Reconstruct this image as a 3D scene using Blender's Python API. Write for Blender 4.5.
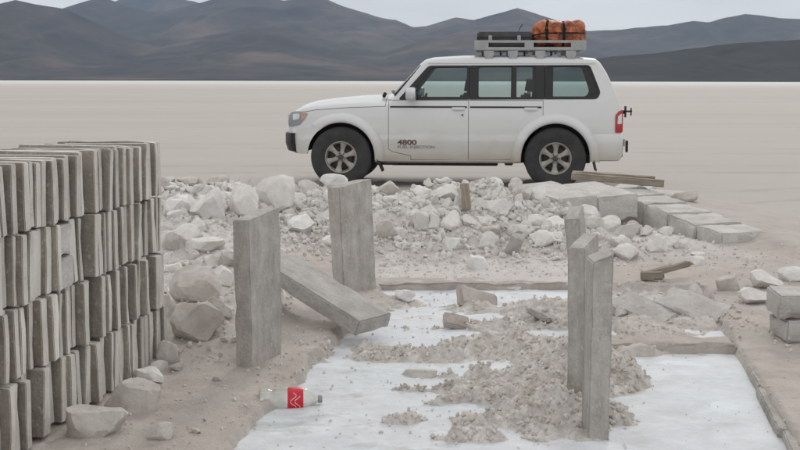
import bpy, bmesh, math, random
import numpy as np
from mathutils import Vector, Matrix, Euler, noise as mnoise

R = math.radians
for o in list(bpy.data.objects):
    bpy.data.objects.remove(o)
scene = bpy.context.scene
COL = scene.collection

# ------------------------------------------------------------------ camera
F_PX, PITCH, EYE = 1250.0, math.atan(145 / 1250.0), 1.49
cam_data = bpy.data.cameras.new('camera')
cam_data.sensor_width = 36.0
cam_data.lens = 36.0 * F_PX / 800.0
cam_data.clip_start = 0.05
cam_data.clip_end = 80000.0
cam = bpy.data.objects.new('camera', cam_data)
cam.location = (0, 0, EYE)
cam.rotation_euler = (Matrix.Rotation(math.pi / 2 - PITCH, 4, 'X') @ Matrix.Rotation(R(0.12), 4, 'Z')).to_euler()
COL.objects.link(cam)
scene.camera = cam

# ------------------------------------------------------------------ overcast sky
SUN_EL, SUN_AZ = R(27), R(12)          # azimuth measured from +Y towards +X
world = bpy.data.worlds.new('World')
scene.world = world
world.use_nodes = True
wn, wl = world.node_tree.nodes, world.node_tree.links
wn.clear()
w_out = wn.new('ShaderNodeOutputWorld')
w_bg = wn.new('ShaderNodeBackground')
w_bg.inputs['Strength'].default_value = 0.1
w_sky = wn.new('ShaderNodeTexSky')
w_sky.sky_type = 'NISHITA'
w_sky.sun_disc = False
w_sky.sun_elevation = SUN_EL
w_sky.sun_rotation = SUN_AZ
w_sky.altitude = 3600
w_co = wn.new('ShaderNodeTexCoord')
w_map = wn.new('ShaderNodeMapping')
w_map.inputs['Scale'].default_value = (1.0, 1.0, 4.5)
w_ns = wn.new('ShaderNodeTexNoise')
w_ns.inputs['Scale'].default_value = 3.0
w_ns.inputs['Detail'].default_value = 5.0
w_rp = wn.new('ShaderNodeValToRGB')
w_rp.color_ramp.elements[0].position = 0.3
w_rp.color_ramp.elements[0].color = (8.05, 7.95, 7.85, 1)
w_rp.color_ramp.elements[1].position = 0.7
w_rp.color_ramp.elements[1].color = (11.3, 11.05, 10.7, 1)
w_mx = wn.new('ShaderNodeMix')
w_mx.data_type = 'RGBA'
w_mx.inputs['Factor'].default_value = 0.93
wl.new(w_co.outputs['Generated'], w_map.inputs['Vector'])
wl.new(w_map.outputs['Vector'], w_ns.inputs['Vector'])
wl.new(w_ns.outputs['Fac'], w_rp.inputs['Fac'])
wl.new(w_sky.outputs['Color'], w_mx.inputs[6])
wl.new(w_rp.outputs['Color'], w_mx.inputs[7])
wl.new(w_mx.outputs[2], w_bg.inputs['Color'])
wl.new(w_bg.outputs['Background'], w_out.inputs['Surface'])

sun_data = bpy.data.lights.new('sun', 'SUN')
sun_data.energy = 0.9
sun_data.angle = R(10)
sun_data.color = (1.0, 0.97, 0.93)
sun = bpy.data.objects.new('sun', sun_data)
sd = Vector((math.sin(SUN_AZ) * math.cos(SUN_EL), math.cos(SUN_AZ) * math.cos(SUN_EL), math.sin(SUN_EL)))
sun.rotation_euler = sd.to_track_quat('Z', 'Y').to_euler()
sun.location = (0, 0, 30)
COL.objects.link(sun)

scene.view_settings.view_transform = 'Standard'
scene.view_settings.look = 'None'
scene.view_settings.exposure = 0.05
scene.view_settings.gamma = 1.0
scene.render.engine = 'CYCLES'
scene.cycles.use_denoising = True
scene.cycles.max_bounces = 8
scene.cycles.transparent_max_bounces = 16
scene.cycles.volume_bounces = 0
scene.render.filter_size = 1.9

# ------------------------------------------------------------------ helpers
def px(u, v, z=0.0):
    """a point of the place seen at photo pixel (u, v), at height z"""
    xc, yc = (u - 400) / F_PX, -(v - 225) / F_PX
    d = (xc, math.cos(PITCH) + yc * math.sin(PITCH), -math.sin(PITCH) + yc * math.cos(PITCH))
    t = (z - EYE) / d[2]
    return d[0] * t, d[1] * t

def vnoise(x, y, seed=0):
    xi, yi = np.floor(x).astype(np.int64), np.floor(y).astype(np.int64)
    fx, fy = x - xi, y - yi
    fx, fy = fx * fx * (3 - 2 * fx), fy * fy * (3 - 2 * fy)
    def h(a, b):
        n = (a * 374761393 + b * 668265263 + seed * 974711) & 0xffffffff
        n = ((n ^ (n >> 13)) * 1274126177) & 0xffffffff
        n = ((n ^ (n >> 16)) * 2246822519) & 0xffffffff
        return ((n ^ (n >> 15)) & 0xffffffff) / 4294967295.0
    return (h(xi, yi) * (1 - fx) + h(xi + 1, yi) * fx) * (1 - fy) + (h(xi, yi + 1) * (1 - fx) + h(xi + 1, yi + 1) * fx) * fy

def fbm(x, y, oct=4, seed=0, gain=0.5):
    a, s, t = 1.0, 0.0, 0.0
    for i in range(oct):
        s = s + a * vnoise(x * 2 ** i + 17.3 * i, y * 2 ** i - 9.1 * i, seed + i)
        t += a
        a *= gain
    return s / t

def smooth(e0, e1, x):
    t = np.clip((x - e0) / (e1 - e0), 0, 1)
    return t * t * (3 - 2 * t)

def poly_sd(x, y, poly):
    """signed distance, positive inside"""
    d = np.full(x.shape, 1e9)
    inside = np.zeros(x.shape, bool)
    n = len(poly)
    for i in range(n):
        ax, ay = poly[i]
        bx, by = poly[(i + 1) % n]
        ex, ey = bx - ax, by - ay
        t = np.clip(((x - ax) * ex + (y - ay) * ey) / (ex * ex + ey * ey), 0, 1)
        d = np.minimum(d, np.hypot(x - ax - t * ex, y - ay - t * ey))
        c = ((ay > y) != (by > y)) & (x < ex * (y - ay) / (ey if abs(ey) > 1e-12 else 1e-12) + ax)
        inside ^= c
    return np.where(inside, d, -d)

def link(name, me, mat=None, parent=None):
    o = bpy.data.objects.new(name, me)
    COL.objects.link(o)
    if mat is not None and len(me.materials) == 0:
        me.materials.append(mat)
    if parent is not None:
        o.parent = parent
    return o

def mesh_of(name, verts, faces, sm=False):
    me = bpy.data.meshes.new(name)
    me.from_pydata([tuple(v) for v in verts], [], faces)
    me.update()
    if sm:
        me.polygons.foreach_set('use_smooth', [True] * len(me.polygons))
    return me

def sharp(me, deg=32):
    me.polygons.foreach_set('use_smooth', [True] * len(me.polygons))
    bm = bmesh.new()
    bm.from_mesh(me)
    for e in bm.edges:
        e.smooth = not (len(e.link_faces) == 2 and e.calc_face_angle(0) > R(deg))
    bm.to_mesh(me)
    bm.free()
    return me

def tag(o, label=None, cat=None, group=None, kind=None):
    if label: o['label'] = label
    if cat: o['category'] = cat
    if group: o['group'] = group
    if kind: o['kind'] = kind
    return o

def empty(name, loc=(0, 0, 0), rz=0.0, parent=None):
    o = bpy.data.objects.new(name, None)
    o.location = loc
    o.rotation_euler = (0, 0, rz)
    o.empty_display_size = 0.1
    COL.objects.link(o)
    if parent is not None: o.parent = parent
    return o

def bm_box(bm, c, s, rot=None):
    m = Matrix.Translation(c)
    if rot is not None: m = m @ rot.to_4x4()
    m = m @ Matrix.Diagonal((s[0], s[1], s[2], 1))
    return bmesh.ops.create_cube(bm, size=1.0, matrix=m)['verts']

def bm_mesh(bm, name, bev=0.0, seg=2, deg=32):
    if bev > 0:
        bmesh.ops.bevel(bm, geom=[e for e in bm.edges if e.is_manifold and e.calc_face_angle(0) > R(30)], offset=bev, segments=seg, affect='EDGES', clamp_overlap=True)
    bmesh.ops.recalc_face_normals(bm, faces=bm.faces)
    me = bpy.data.meshes.new(name)
    bm.to_mesh(me)
    bm.free()
    return sharp(me, deg)

def boxes(name, lst, mat, parent, bev=0.0, seg=2):
    bm = bmesh.new()
    for it in lst:
        bm_box(bm, it[0], it[1], it[2] if len(it) > 2 else None)
    return link(name, bm_mesh(bm, name, bev, seg), mat, parent)

def tube(bm, pts, r, n=8, closed=False):
    rings = []
    P = [Vector(p) for p in pts]
    for i, p in enumerate(P):
        a = P[i - 1] if (i > 0 or closed) else p
        b = P[(i + 1) % len(P)] if (i < len(P) - 1 or closed) else p
        t = (b - a).normalized()
        up = Vector((0, 0, 1)) if abs(t.z) < 0.9 else Vector((1, 0, 0))
        s = t.cross(up).normalized()
        q = s.cross(t)
        rr = r[i] if isinstance(r, (list, tuple)) else r
        rings.append([bm.verts.new(p + (s * math.cos(2 * math.pi * k / n) + q * math.sin(2 * math.pi * k / n)) * rr) for k in range(n)])
    m = len(rings)
    for i in range(m if closed else m - 1):
        a, b = rings[i], rings[(i + 1) % m]
        for k in range(n):
            bm.faces.new((a[k], a[(k + 1) % n], b[(k + 1) % n], b[k]))
    if not closed:
        bm.faces.new(rings[0][::-1])
        bm.faces.new(rings[-1])

def lathe_mesh(name, prof, n=48, axis='Y', closed=False):
    """prof: (radius, along) pairs turned round the axis"""
    v, f = [], []
    for k in range(n):
        a = 2 * math.pi * k / n
        for r, t in prof:
            if axis == 'Y': v.append((r * math.cos(a), t, r * math.sin(a)))
            elif axis == 'X': v.append((t, r * math.cos(a), r * math.sin(a)))
            else: v.append((r * math.cos(a), r * math.sin(a), t))
    m = len(prof)
    for k in range(n):
        for i in range(m if closed else m - 1):
            j = (i + 1) % m
            k2 = (k + 1) % n
            f.append((k * m + i, k * m + j, k2 * m + j, k2 * m + i))
    me = mesh_of(name, v, f)
    bm = bmesh.new()
    bm.from_mesh(me)
    bmesh.ops.remove_doubles(bm, verts=bm.verts, dist=1e-5)
    bmesh.ops.recalc_face_normals(bm, faces=bm.faces)
    bm.to_mesh(me)
    bm.free()
    return sharp(me, 35)

# ------------------------------------------------------------------ materials
def mat_new(name):
    m = bpy.data.materials.new(name)
    m.use_nodes = True
    nt = m.node_tree
    return m, nt.nodes, nt.links, nt.nodes['Principled BSDF']

def nd(ns, kind, **kw):
    n = ns.new(kind)
    for k, v in kw.items():
        if k in n.inputs: n.inputs[k].default_value = v
        else: setattr(n, k, v)
    return n

def mixc(ns, ls, fac, a, b, mode='MIX'):
    n = ns.new('ShaderNodeMix')
    n.data_type = 'RGBA'
    n.blend_type = mode
    for sock, val in ((n.inputs[0], fac), (n.inputs[6], a), (n.inputs[7], b)):
        if hasattr(val, 'is_linked') or hasattr(val, 'links'):
            ls.new(val, sock)
        elif isinstance(val, (int, float)):
            sock.default_value = val
        else:
            sock.default_value = (*val, 1) if len(val) == 3 else val
    return n.outputs[2]

def ramp(ns, ls, src, p0, p1, c0=(0, 0, 0), c1=(1, 1, 1)):
    n = ns.new('ShaderNodeValToRGB')
    n.color_ramp.elements[0].position = p0
    n.color_ramp.elements[1].position = p1
    n.color_ramp.elements[0].color = (*c0, 1)
    n.color_ramp.elements[1].color = (*c1, 1)
    ls.new(src, n.inputs['Fac'])
    return n.outputs['Color']

def mapped(ns, ls, out, scale):
    mp = ns.new('ShaderNodeMapping')
    mp.inputs['Scale'].default_value = scale
    ls.new(out, mp.inputs['Vector'])
    return mp.outputs['Vector']

def tex(ns, ls, vec, scale, detail=4.0, rough=0.55):
    n = nd(ns, 'ShaderNodeTexNoise', Scale=scale, Detail=detail, Roughness=rough)
    ls.new(vec, n.inputs['Vector'])
    return n.outputs['Fac']

def simple(name, col, rough=0.5, metal=0.0, coat=0.0, noise_amt=0.12, scale=9.0, bump=0.0, spec=None):
    m, ns, ls, b = mat_new(name)
    co = ns.new('ShaderNodeTexCoord')
    f = tex(ns, ls, co.outputs['Object'], scale)
    lo = tuple(c * (1 - noise_amt) for c in col)
    hi = tuple(min(1, c * (1 + noise_amt)) for c in col)
    ls.new(ramp(ns, ls, f, 0.3, 0.7, lo, hi), b.inputs['Base Color'])
    b.inputs['Roughness'].default_value = rough
    b.inputs['Metallic'].default_value = metal
    b.inputs['Coat Weight'].default_value = coat
    if spec is not None: b.inputs['Specular IOR Level'].default_value = spec
    if bump > 0:
        bp = nd(ns, 'ShaderNodeBump', Strength=bump, Distance=0.01)
        ls.new(tex(ns, ls, co.outputs['Object'], scale * 4, 6), bp.inputs['Height'])
        ls.new(bp.outputs['Normal'], b.inputs['Normal'])
    return m

def stone(name, c_lo, c_hi, stain, strata=(1, 1, 1), scale=6.0, bump=0.6, rnd=0.25, stain_amt=0.5, dist=0.007, fleck=0.0):
    """salt stone: mottled colour, stains, pits; strata stretches the grain"""
    m, ns, ls, b = mat_new(name)
    co = ns.new('ShaderNodeTexCoord')
    inf = ns.new('ShaderNodeObjectInfo')
    off = ns.new('ShaderNodeVectorMath')
    off.operation = 'MULTIPLY_ADD'
    off.inputs[1].default_value = (1, 1, 1)
    ls.new(co.outputs['Object'], off.inputs[0])
    cmb = ns.new('ShaderNodeCombineXYZ')
    mul = nd(ns, 'ShaderNodeMath', operation='MULTIPLY')
    mul.inputs[1].default_value = 37.0
    ls.new(inf.outputs['Random'], mul.inputs[0])
    for k in range(3): ls.new(mul.outputs[0], cmb.inputs[k])
    ls.new(cmb.outputs[0], off.inputs[2])
    vec = off.outputs[0]
    vs = mapped(ns, ls, vec, strata)
    base = ramp(ns, ls, tex(ns, ls, vs, scale, 6, 0.65), 0.3, 0.72, c_lo, c_hi)
    st = ramp(ns, ls, tex(ns, ls, vec, scale * 0.55, 5, 0.6), 0.48, 0.72)
    sm = nd(ns, 'ShaderNodeMath', operation='MULTIPLY')
    ls.new(st, sm.inputs[0])
    sm.inputs[1].default_value = stain_amt
    c = mixc(ns, ls, sm.outputs[0], base, stain)
    if fleck > 0:
        fl = ramp(ns, ls, tex(ns, ls, mapped(ns, ls, vec, tuple(1 + (q - 1) * 0.25 for q in strata)), scale * 7, 5, 0.75), 0.55, 0.66)
        fm = nd(ns, 'ShaderNodeMath', operation='MULTIPLY')
        ls.new(fl, fm.inputs[0])
        fm.inputs[1].default_value = fleck
        c = mixc(ns, ls, fm.outputs[0], c, (0.80, 0.79, 0.77))
        pt = ramp(ns, ls, tex(ns, ls, vec, scale * 5.3, 4, 0.7), 0.30, 0.40, (1, 1, 1), (0, 0, 0))
        pm = nd(ns, 'ShaderNodeMath', operation='MULTIPLY')
        ls.new(pt, pm.inputs[0])
        pm.inputs[1].default_value = fleck * 0.9
        c = mixc(ns, ls, pm.outputs[0], c, tuple(q * 0.55 for q in stain))
    hv = nd(ns, 'ShaderNodeHueSaturation')
    mr = nd(ns, 'ShaderNodeMapRange')
    mr.inputs['To Min'].default_value = 1 - rnd
    mr.inputs['To Max'].default_value = 1 + rnd * 0.6
    ls.new(inf.outputs['Random'], mr.inputs['Value'])
    ls.new(mr.outputs[0], hv.inputs['Value'])
    ls.new(c, hv.inputs['Color'])
    ls.new(hv.outputs[0], b.inputs['Base Color'])
    b.inputs['Roughness'].default_value = 0.88
    b.inputs['Specular IOR Level'].default_value = 0.25
    add = nd(ns, 'ShaderNodeMath', operation='ADD')
    ls.new(tex(ns, ls, vs, scale * 2.2, 8, 0.7), add.inputs[0])
    ls.new(tex(ns, ls, vec, scale * 9, 4, 0.6), add.inputs[1])
    bp = nd(ns, 'ShaderNodeBump', Strength=bump, Distance=dist)
    ls.new(add.outputs[0], bp.inputs['Height'])
    ls.new(bp.outputs['Normal'], b.inputs['Normal'])
    return m

M = {}
M['slab'] = stone('salt_slab_grey', (0.35, 0.328, 0.300), (0.55, 0.525, 0.49), (0.23, 0.205, 0.175), (2.2, 2.2, 0.9), 7.0, 1.0, 0.08, 0.6, 0.007, 0.34)
M['slab_x'] = stone('salt_slab_grey_lying', (0.36, 0.345, 0.325), (0.57, 0.555, 0.535), (0.28, 0.25, 0.215), (0.9, 2.2, 2.2), 7.0, 1.0, 0.08, 0.55, 0.007, 0.34)
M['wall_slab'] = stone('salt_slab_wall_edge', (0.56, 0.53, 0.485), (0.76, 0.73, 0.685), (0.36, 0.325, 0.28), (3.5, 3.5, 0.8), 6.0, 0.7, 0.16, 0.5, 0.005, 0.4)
M['wall_face'] = stone('salt_slab_shaded_face', (0.25, 0.225, 0.192), (0.43, 0.395, 0.35), (0.165, 0.14, 0.11), (1, 1, 0.6), 6.0, 0.8, 0.2, 0.55, 0.007, 0.3)  # darker brown for broad faces: shade between slabs painted into the colour
M['block'] = stone('salt_block_pale', (0.44, 0.42, 0.40), (0.64, 0.625, 0.60), (0.34, 0.31, 0.275), (1, 1, 2), 5.0, 0.8, 0.10, 0.45, 0.008, 0.4)
M['rock'] = stone('salt_rock', (0.66, 0.635, 0.60), (0.85, 0.83, 0.80), (0.54, 0.495, 0.435), (1, 1, 1), 4.0, 0.55, 0.10, 0.45, 0.008, 0.3)
M['rock_brown'] = stone('salt_rock_dirty', (0.50, 0.465, 0.425), (0.69, 0.655, 0.61), (0.40, 0.36, 0.315), (1, 1, 1), 4.0, 0.55, 0.12, 0.5, 0.008, 0.25)
M['rock_white'] = stone('salt_rock_white', (0.70, 0.69, 0.67), (0.87, 0.86, 0.845), (0.50, 0.47, 0.43), (1, 1, 1), 4.0, 0.55, 0.06, 0.35, 0.008, 0.25)
M['chip'] = stone('salt_chips', (0.54, 0.515, 0.485), (0.82, 0.805, 0.78), (0.43, 0.39, 0.34), (1, 1, 1), 9.0, 0.5, 0.0, 0.5)
M['gravel'] = stone('dirty_salt_chips', (0.50, 0.455, 0.415), (0.78, 0.745, 0.71), (0.37, 0.32, 0.272), (1, 1, 1), 9.0, 0.5, 0.0, 0.5)
M['crumb'] = stone('salt_crumbs', (0.58, 0.57, 0.555), (0.80, 0.795, 0.79), (0.46, 0.42, 0.37), (1, 1, 1), 9.0, 0.5, 0.0, 0.4)
M['wood'] = stone('weathered_wood', (0.22, 0.185, 0.145), (0.40, 0.35, 0.29), (0.14, 0.11, 0.08), (0.6, 9, 9), 6.0, 0.5, 0.15, 0.4)
M['black'] = simple('black_trim', (0.012, 0.012, 0.014), 0.5)
M['rubber'] = simple('tyre_rubber', (0.040, 0.040, 0.042), 0.85, noise_amt=0.35, scale=6)
M['interior'] = simple('cabin_lining', (0.03, 0.031, 0.033), 0.85)
M['seat'] = simple('seat_cloth', (0.035, 0.036, 0.04), 0.9)
M['alloy'] = simple('wheel_alloy', (0.36, 0.34, 0.31), 0.45, 0.55, noise_amt=0.25)
M['alu'] = simple('rack_aluminium', (0.37, 0.38, 0.385), 0.45, 0.45)
M['chrome'] = simple('mirror_chrome', (0.62, 0.63, 0.65), 0.22, 0.8)
M['disc'] = simple('brake_steel', (0.03, 0.03, 0.03), 0.7)
M['red_lens'] = simple('red_lens', (0.42, 0.012, 0.02), 0.18, coat=0.5)
M['amber'] = simple('amber_lens', (0.55, 0.25, 0.14), 0.2, coat=0.5)
M['clear_lens'] = simple('clear_lens', (0.62, 0.64, 0.66), 0.12, 0.15, coat=0.6)
M['lamp_bowl'] = simple('lamp_bowl', (0.26, 0.28, 0.30), 0.2, 0.4, coat=0.6)
M['case'] = simple('dark_case', (0.055, 0.058, 0.06), 0.6, noise_amt=0.3)
M['strap'] = simple('dark_strap', (0.03, 0.025, 0.03), 0.8)
M['letter_dark'] = simple('letter_dark', (0.10, 0.055, 0.05), 0.5)
M['letter_grey'] = simple('letter_grey', (0.27, 0.27, 0.28), 0.5)
M['number_plate'] = simple('plate_white', (0.6, 0.6, 0.6), 0.4)
M['bottle_cap'] = simple('grey_plastic', (0.32, 0.29, 0.28), 0.5)
M['red_label'] = simple('red_film', (0.60, 0.012, 0.035), 0.35, noise_amt=0.15, scale=30)
M['white_print'] = simple('white_print', (0.78, 0.5, 0.52), 0.4)

def paint_material():
    m, ns, ls, b = mat_new('white_car_paint')
    co = ns.new('ShaderNodeTexCoord')
    sp = ns.new('ShaderNodeSeparateXYZ')
    ls.new(co.outputs['Object'], sp.inputs[0])
    n1 = tex(ns, ls, co.outputs['Object'], 3.0, 5, 0.6)
    ma = nd(ns, 'ShaderNodeMath', operation='MULTIPLY_ADD')
    ls.new(n1, ma.inputs[0])
    ma.inputs[1].default_value = 0.45
    ls.new(sp.outputs['Z'], ma.inputs[2])
    dirt = ramp(ns, ls, ma.outputs[0], 0.55, 1.12, (1, 1, 1), (0, 0, 0))
    mu = nd(ns, 'ShaderNodeMath', operation='MULTIPLY')
    ls.new(dirt, mu.inputs[0])
    mu.inputs[1].default_value = 0.72
    n2 = tex(ns, ls, co.outputs['Object'], 12.0, 6, 0.7)
    ad = nd(ns, 'ShaderNodeMath', operation='MULTIPLY_ADD')
    ls.new(n2, ad.inputs[0])
    ad.inputs[1].default_value = 0.14
    ls.new(mu.outputs[0], ad.inputs[2])
    c = mixc(ns, ls, ad.outputs[0], (0.67, 0.69, 0.695), (0.42, 0.37, 0.285))
    ls.new(c, b.inputs['Base Color'])
    rr = nd(ns, 'ShaderNodeMath', operation='MULTIPLY_ADD')
    ls.new(ad.outputs[0], rr.inputs[0])
    rr.inputs[1].default_value = 0.55
    rr.inputs[2].default_value = 0.16
    ls.new(rr.outputs[0], b.inputs['Roughness'])
    b.inputs['Coat Weight'].default_value = 0.5
    b.inputs['Coat Roughness'].default_value = 0.08
    return m
M['paint'] = paint_material()

def glass_material(name, tint, gloss=0.06):
    m = bpy.data.materials.new(name)
    m.use_nodes = True
    ns, ls = m.node_tree.nodes, m.node_tree.links
    ns.clear()
    out = ns.new('ShaderNodeOutputMaterial')
    t = ns.new('ShaderNodeBsdfTransparent')
    t.inputs[0].default_value = (*tint, 1)
    g = nd(ns, 'ShaderNodeBsdfGlossy', Roughness=0.03)
    fr = nd(ns, 'ShaderNodeFresnel', IOR=1.45)
    d = nd(ns, 'ShaderNodeBsdfDiffuse', Color=(0.5, 0.5, 0.48, 1) if gloss < 0.3 else (0.86, 0.86, 0.82, 1))
    co = ns.new('ShaderNodeTexCoord')
    dust = ramp(ns, ls, tex(ns, ls, co.outputs['Object'], 5.0, 5), 0.3, 0.9, (gloss * 0.4,) * 3, (gloss * 2.2,) * 3)
    m1, m2 = ns.new('ShaderNodeMixShader'), ns.new('ShaderNodeMixShader')
    ls.new(fr.outputs[0], m1.inputs[0])
    ls.new(t.outputs[0], m1.inputs[1])
    ls.new(g.outputs[0], m1.inputs[2])
    ls.new(dust, m2.inputs[0])
    ls.new(m1.outputs[0], m2.inputs[1])
    ls.new(d.outputs[0], m2.inputs[2])
    ls.new(m2.outputs[0], out.inputs['Surface'])
    return m
M['glass'] = glass_material('window_glass', (0.70, 0.81, 0.80), 0.04)
M['tinted'] = glass_material('tinted_glass', (0.60, 0.72, 0.72), 0.04)
M['pet'] = glass_material('bottle_plastic', (0.94, 0.94, 0.92), 0.55)

def tarp_material():
    m, ns, ls, b = mat_new('orange_tarpaulin')
    co = ns.new('ShaderNodeTexCoord')
    f = tex(ns, ls, co.outputs['Object'], 8.0, 7, 0.7)
    c = ramp(ns, ls, f, 0.38, 0.62, (0.13, 0.028, 0.018), (0.60, 0.19, 0.07))
    ls.new(c, b.inputs['Base Color'])
    b.inputs['Roughness'].default_value = 0.55
    bp = nd(ns, 'ShaderNodeBump', Strength=0.7, Distance=0.03)
    ls.new(tex(ns, ls, co.outputs['Object'], 11.0, 4, 0.6), bp.inputs['Height'])
    ls.new(bp.outputs['Normal'], b.inputs['Normal'])
    return m
M['tarp'] = tarp_material()

def ground_material():
    m, ns, ls, b = mat_new('salt_flat_ground')
    geo = ns.new('ShaderNodeNewGeometry')
    pos = geo.outputs['Position']
    a_salt = nd(ns, 'ShaderNodeAttribute', attribute_name='salt')
    a_grit = nd(ns, 'ShaderNodeAttribute', attribute_name='grit')
    a_far = nd(ns, 'ShaderNodeAttribute', attribute_name='far')
    # plain dirt
    dirt = ramp(ns, ls, tex(ns, ls, pos, 2.6, 8, 0.7), 0.32, 0.7, (0.425, 0.380, 0.345), (0.565, 0.518, 0.478))
    speck = ramp(ns, ls, tex(ns, ls, pos, 38.0, 4, 0.6), 0.58, 0.72)
    sm = nd(ns, 'ShaderNodeMath', operation='MULTIPLY')
    ls.new(speck, sm.inputs[0])
    sm.inputs[1].default_value = 0.35
    dirt = mixc(ns, ls, sm.outputs[0], dirt, (0.23, 0.19, 0.165))
    # open salt flat: broad streaks across the view
    st = tex(ns, ls, mapped(ns, ls, pos, (0.02, 0.10, 1)), 1.0, 8, 0.65)
    st2 = tex(ns, ls, mapped(ns, ls, pos, (0.11, 0.34, 1)), 1.0, 9, 0.72)
    flat = ramp(ns, ls, st, 0.3, 0.7, (0.462, 0.425, 0.398), (0.525, 0.488, 0.46))
    trk = ramp(ns, ls, st2, 0.55, 0.75)
    t2 = nd(ns, 'ShaderNodeMath', operation='MULTIPLY')
    ls.new(trk, t2.inputs[0])
    t2.inputs[1].default_value = 0.35
    flat = mixc(ns, ls, t2.outputs[0], flat, (0.385, 0.345, 0.315))
    sx = ns.new('ShaderNodeSeparateXYZ')
    ls.new(pos, sx.inputs[0])
    wob = tex(ns, ls, mapped(ns, ls, pos, (0.045, 0.0, 0)), 1.0, 3)
    brk = ramp(ns, ls, tex(ns, ls, pos, 0.9, 5), 0.40, 0.62)
    def mth(op, a_, b_, c_=None):
        n = nd(ns, 'ShaderNodeMath', operation=op)
        for k_, v_ in enumerate((a_, b_, c_)):
            if v_ is None: continue
            if isinstance(v_, (int, float)): n.inputs[k_].default_value = v_
            else: ls.new(v_, n.inputs[k_])
        return n.outputs[0]
    tot = None
    for k0, k1, k2 in ((20.3, 0.06, 5.0), (21.9, 0.06, 5.0), (27.0, -0.12, 9.0), (28.7, -0.12, 9.0), (13.5, 0.5, 6.0), (14.9, 0.5, 6.0), (38.0, 0.1, 16.0), (39.8, 0.1, 16.0), (60.0, -0.3, 20.0), (62.0, -0.3, 20.0), (96.0, 0.4, 30.0), (98.0, 0.4, 30.0)):
        line = mth('ADD', mth('MULTIPLY', sx.outputs['X'], k1), mth('MULTIPLY_ADD', wob, k2, k0 - k2 * 0.5))
        d_ = mth('ABSOLUTE', mth('SUBTRACT', sx.outputs['Y'], line), 0.0)
        mk = mth('SUBTRACT', 1.0, mth('DIVIDE', d_, 0.16 + k0 * 0.004))
        mk = mth('MAXIMUM', mk, 0.0)
        tot = mk if tot is None else mth('MAXIMUM', tot, mk)
    tr = mth('MULTIPLY', mth('MULTIPLY', tot, brk), 0.5)
    flat = mixc(ns, ls, tr, flat, (0.33, 0.29, 0.26))
    base = mixc(ns, ls, a_far.outputs['Fac'], dirt, flat)
    # whiter crust far out
    sp = ns.new('ShaderNodeSeparateXYZ')
    ls.new(pos, sp.inputs[0])
    wn_ = tex(ns, ls, mapped(ns, ls, pos, (0.001, 0.004, 1)), 1.0, 4)
    ma = nd(ns, 'ShaderNodeMath', operation='MULTIPLY_ADD')
    ls.new(wn_, ma.inputs[0])
    ma.inputs[1].default_value = 260.0
    ls.new(sp.outputs['Y'], ma.inputs[2])
    mr = nd(ns, 'ShaderNodeMapRange')
    mr.inputs['From Min'].default_value = 330.0
    mr.inputs['From Max'].default_value = 760.0
    ls.new(ma.outputs[0], mr.inputs['Value'])
    base = mixc(ns, ls, mr.outputs[0], base, (0.66, 0.66, 0.65))
    # loose pale salt on the heap, dirty salt grit in the pool
    salt = ramp(ns, ls, tex(ns, ls, pos, 5.0, 8, 0.7), 0.3, 0.68, (0.62, 0.60, 0.575), (0.87, 0.86, 0.84))
    base = mixc(ns, ls, a_salt.outputs['Fac'], base, salt)
    grit = ramp(ns, ls, tex(ns, ls, pos, 11.0, 8, 0.75), 0.34, 0.68, (0.42, 0.375, 0.335), (0.80, 0.775, 0.745))
    base = mixc(ns, ls, a_grit.outputs['Fac'], base, grit)
    ls.new(base, b.inputs['Base Color'])
    b.inputs['Roughness'].default_value = 0.92
    b.inputs['Specular IOR Level'].default_value = 0.2
    ad = nd(ns, 'ShaderNodeMath', operation='ADD')
    ls.new(tex(ns, ls, pos, 9.0, 8, 0.7), ad.inputs[0])
    ls.new(tex(ns, ls, pos, 45.0, 5, 0.65), ad.inputs[1])
    bp = nd(ns, 'ShaderNodeBump', Strength=0.55, Distance=0.025)
    ls.new(ad.outputs[0], bp.inputs['Height'])
    ls.new(bp.outputs['Normal'], b.inputs['Normal'])
    return m
M['ground'] = ground_material()

def dirt_material():
    m, ns, ls, b = mat_new('dirt_covered_edging')
    geo = ns.new('ShaderNodeNewGeometry')
    pos = geo.outputs['Position']
    c = ramp(ns, ls, tex(ns, ls, pos, 5.0, 8, 0.7), 0.32, 0.7, (0.355, 0.312, 0.280), (0.54, 0.492, 0.452))
    sp = ramp(ns, ls, tex(ns, ls, pos, 30.0, 5, 0.65), 0.6, 0.75)
    c = mixc(ns, ls, sp, c, (0.24, 0.20, 0.17))
    ls.new(c, b.inputs['Base Color'])
    b.inputs['Roughness'].default_value = 0.92
    bp = nd(ns, 'ShaderNodeBump', Strength=0.6, Distance=0.02)
    ls.new(tex(ns, ls, pos, 26.0, 8, 0.7), bp.inputs['Height'])
    ls.new(bp.outputs['Normal'], b.inputs['Normal'])
    return m
M['dirt'] = dirt_material()

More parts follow.
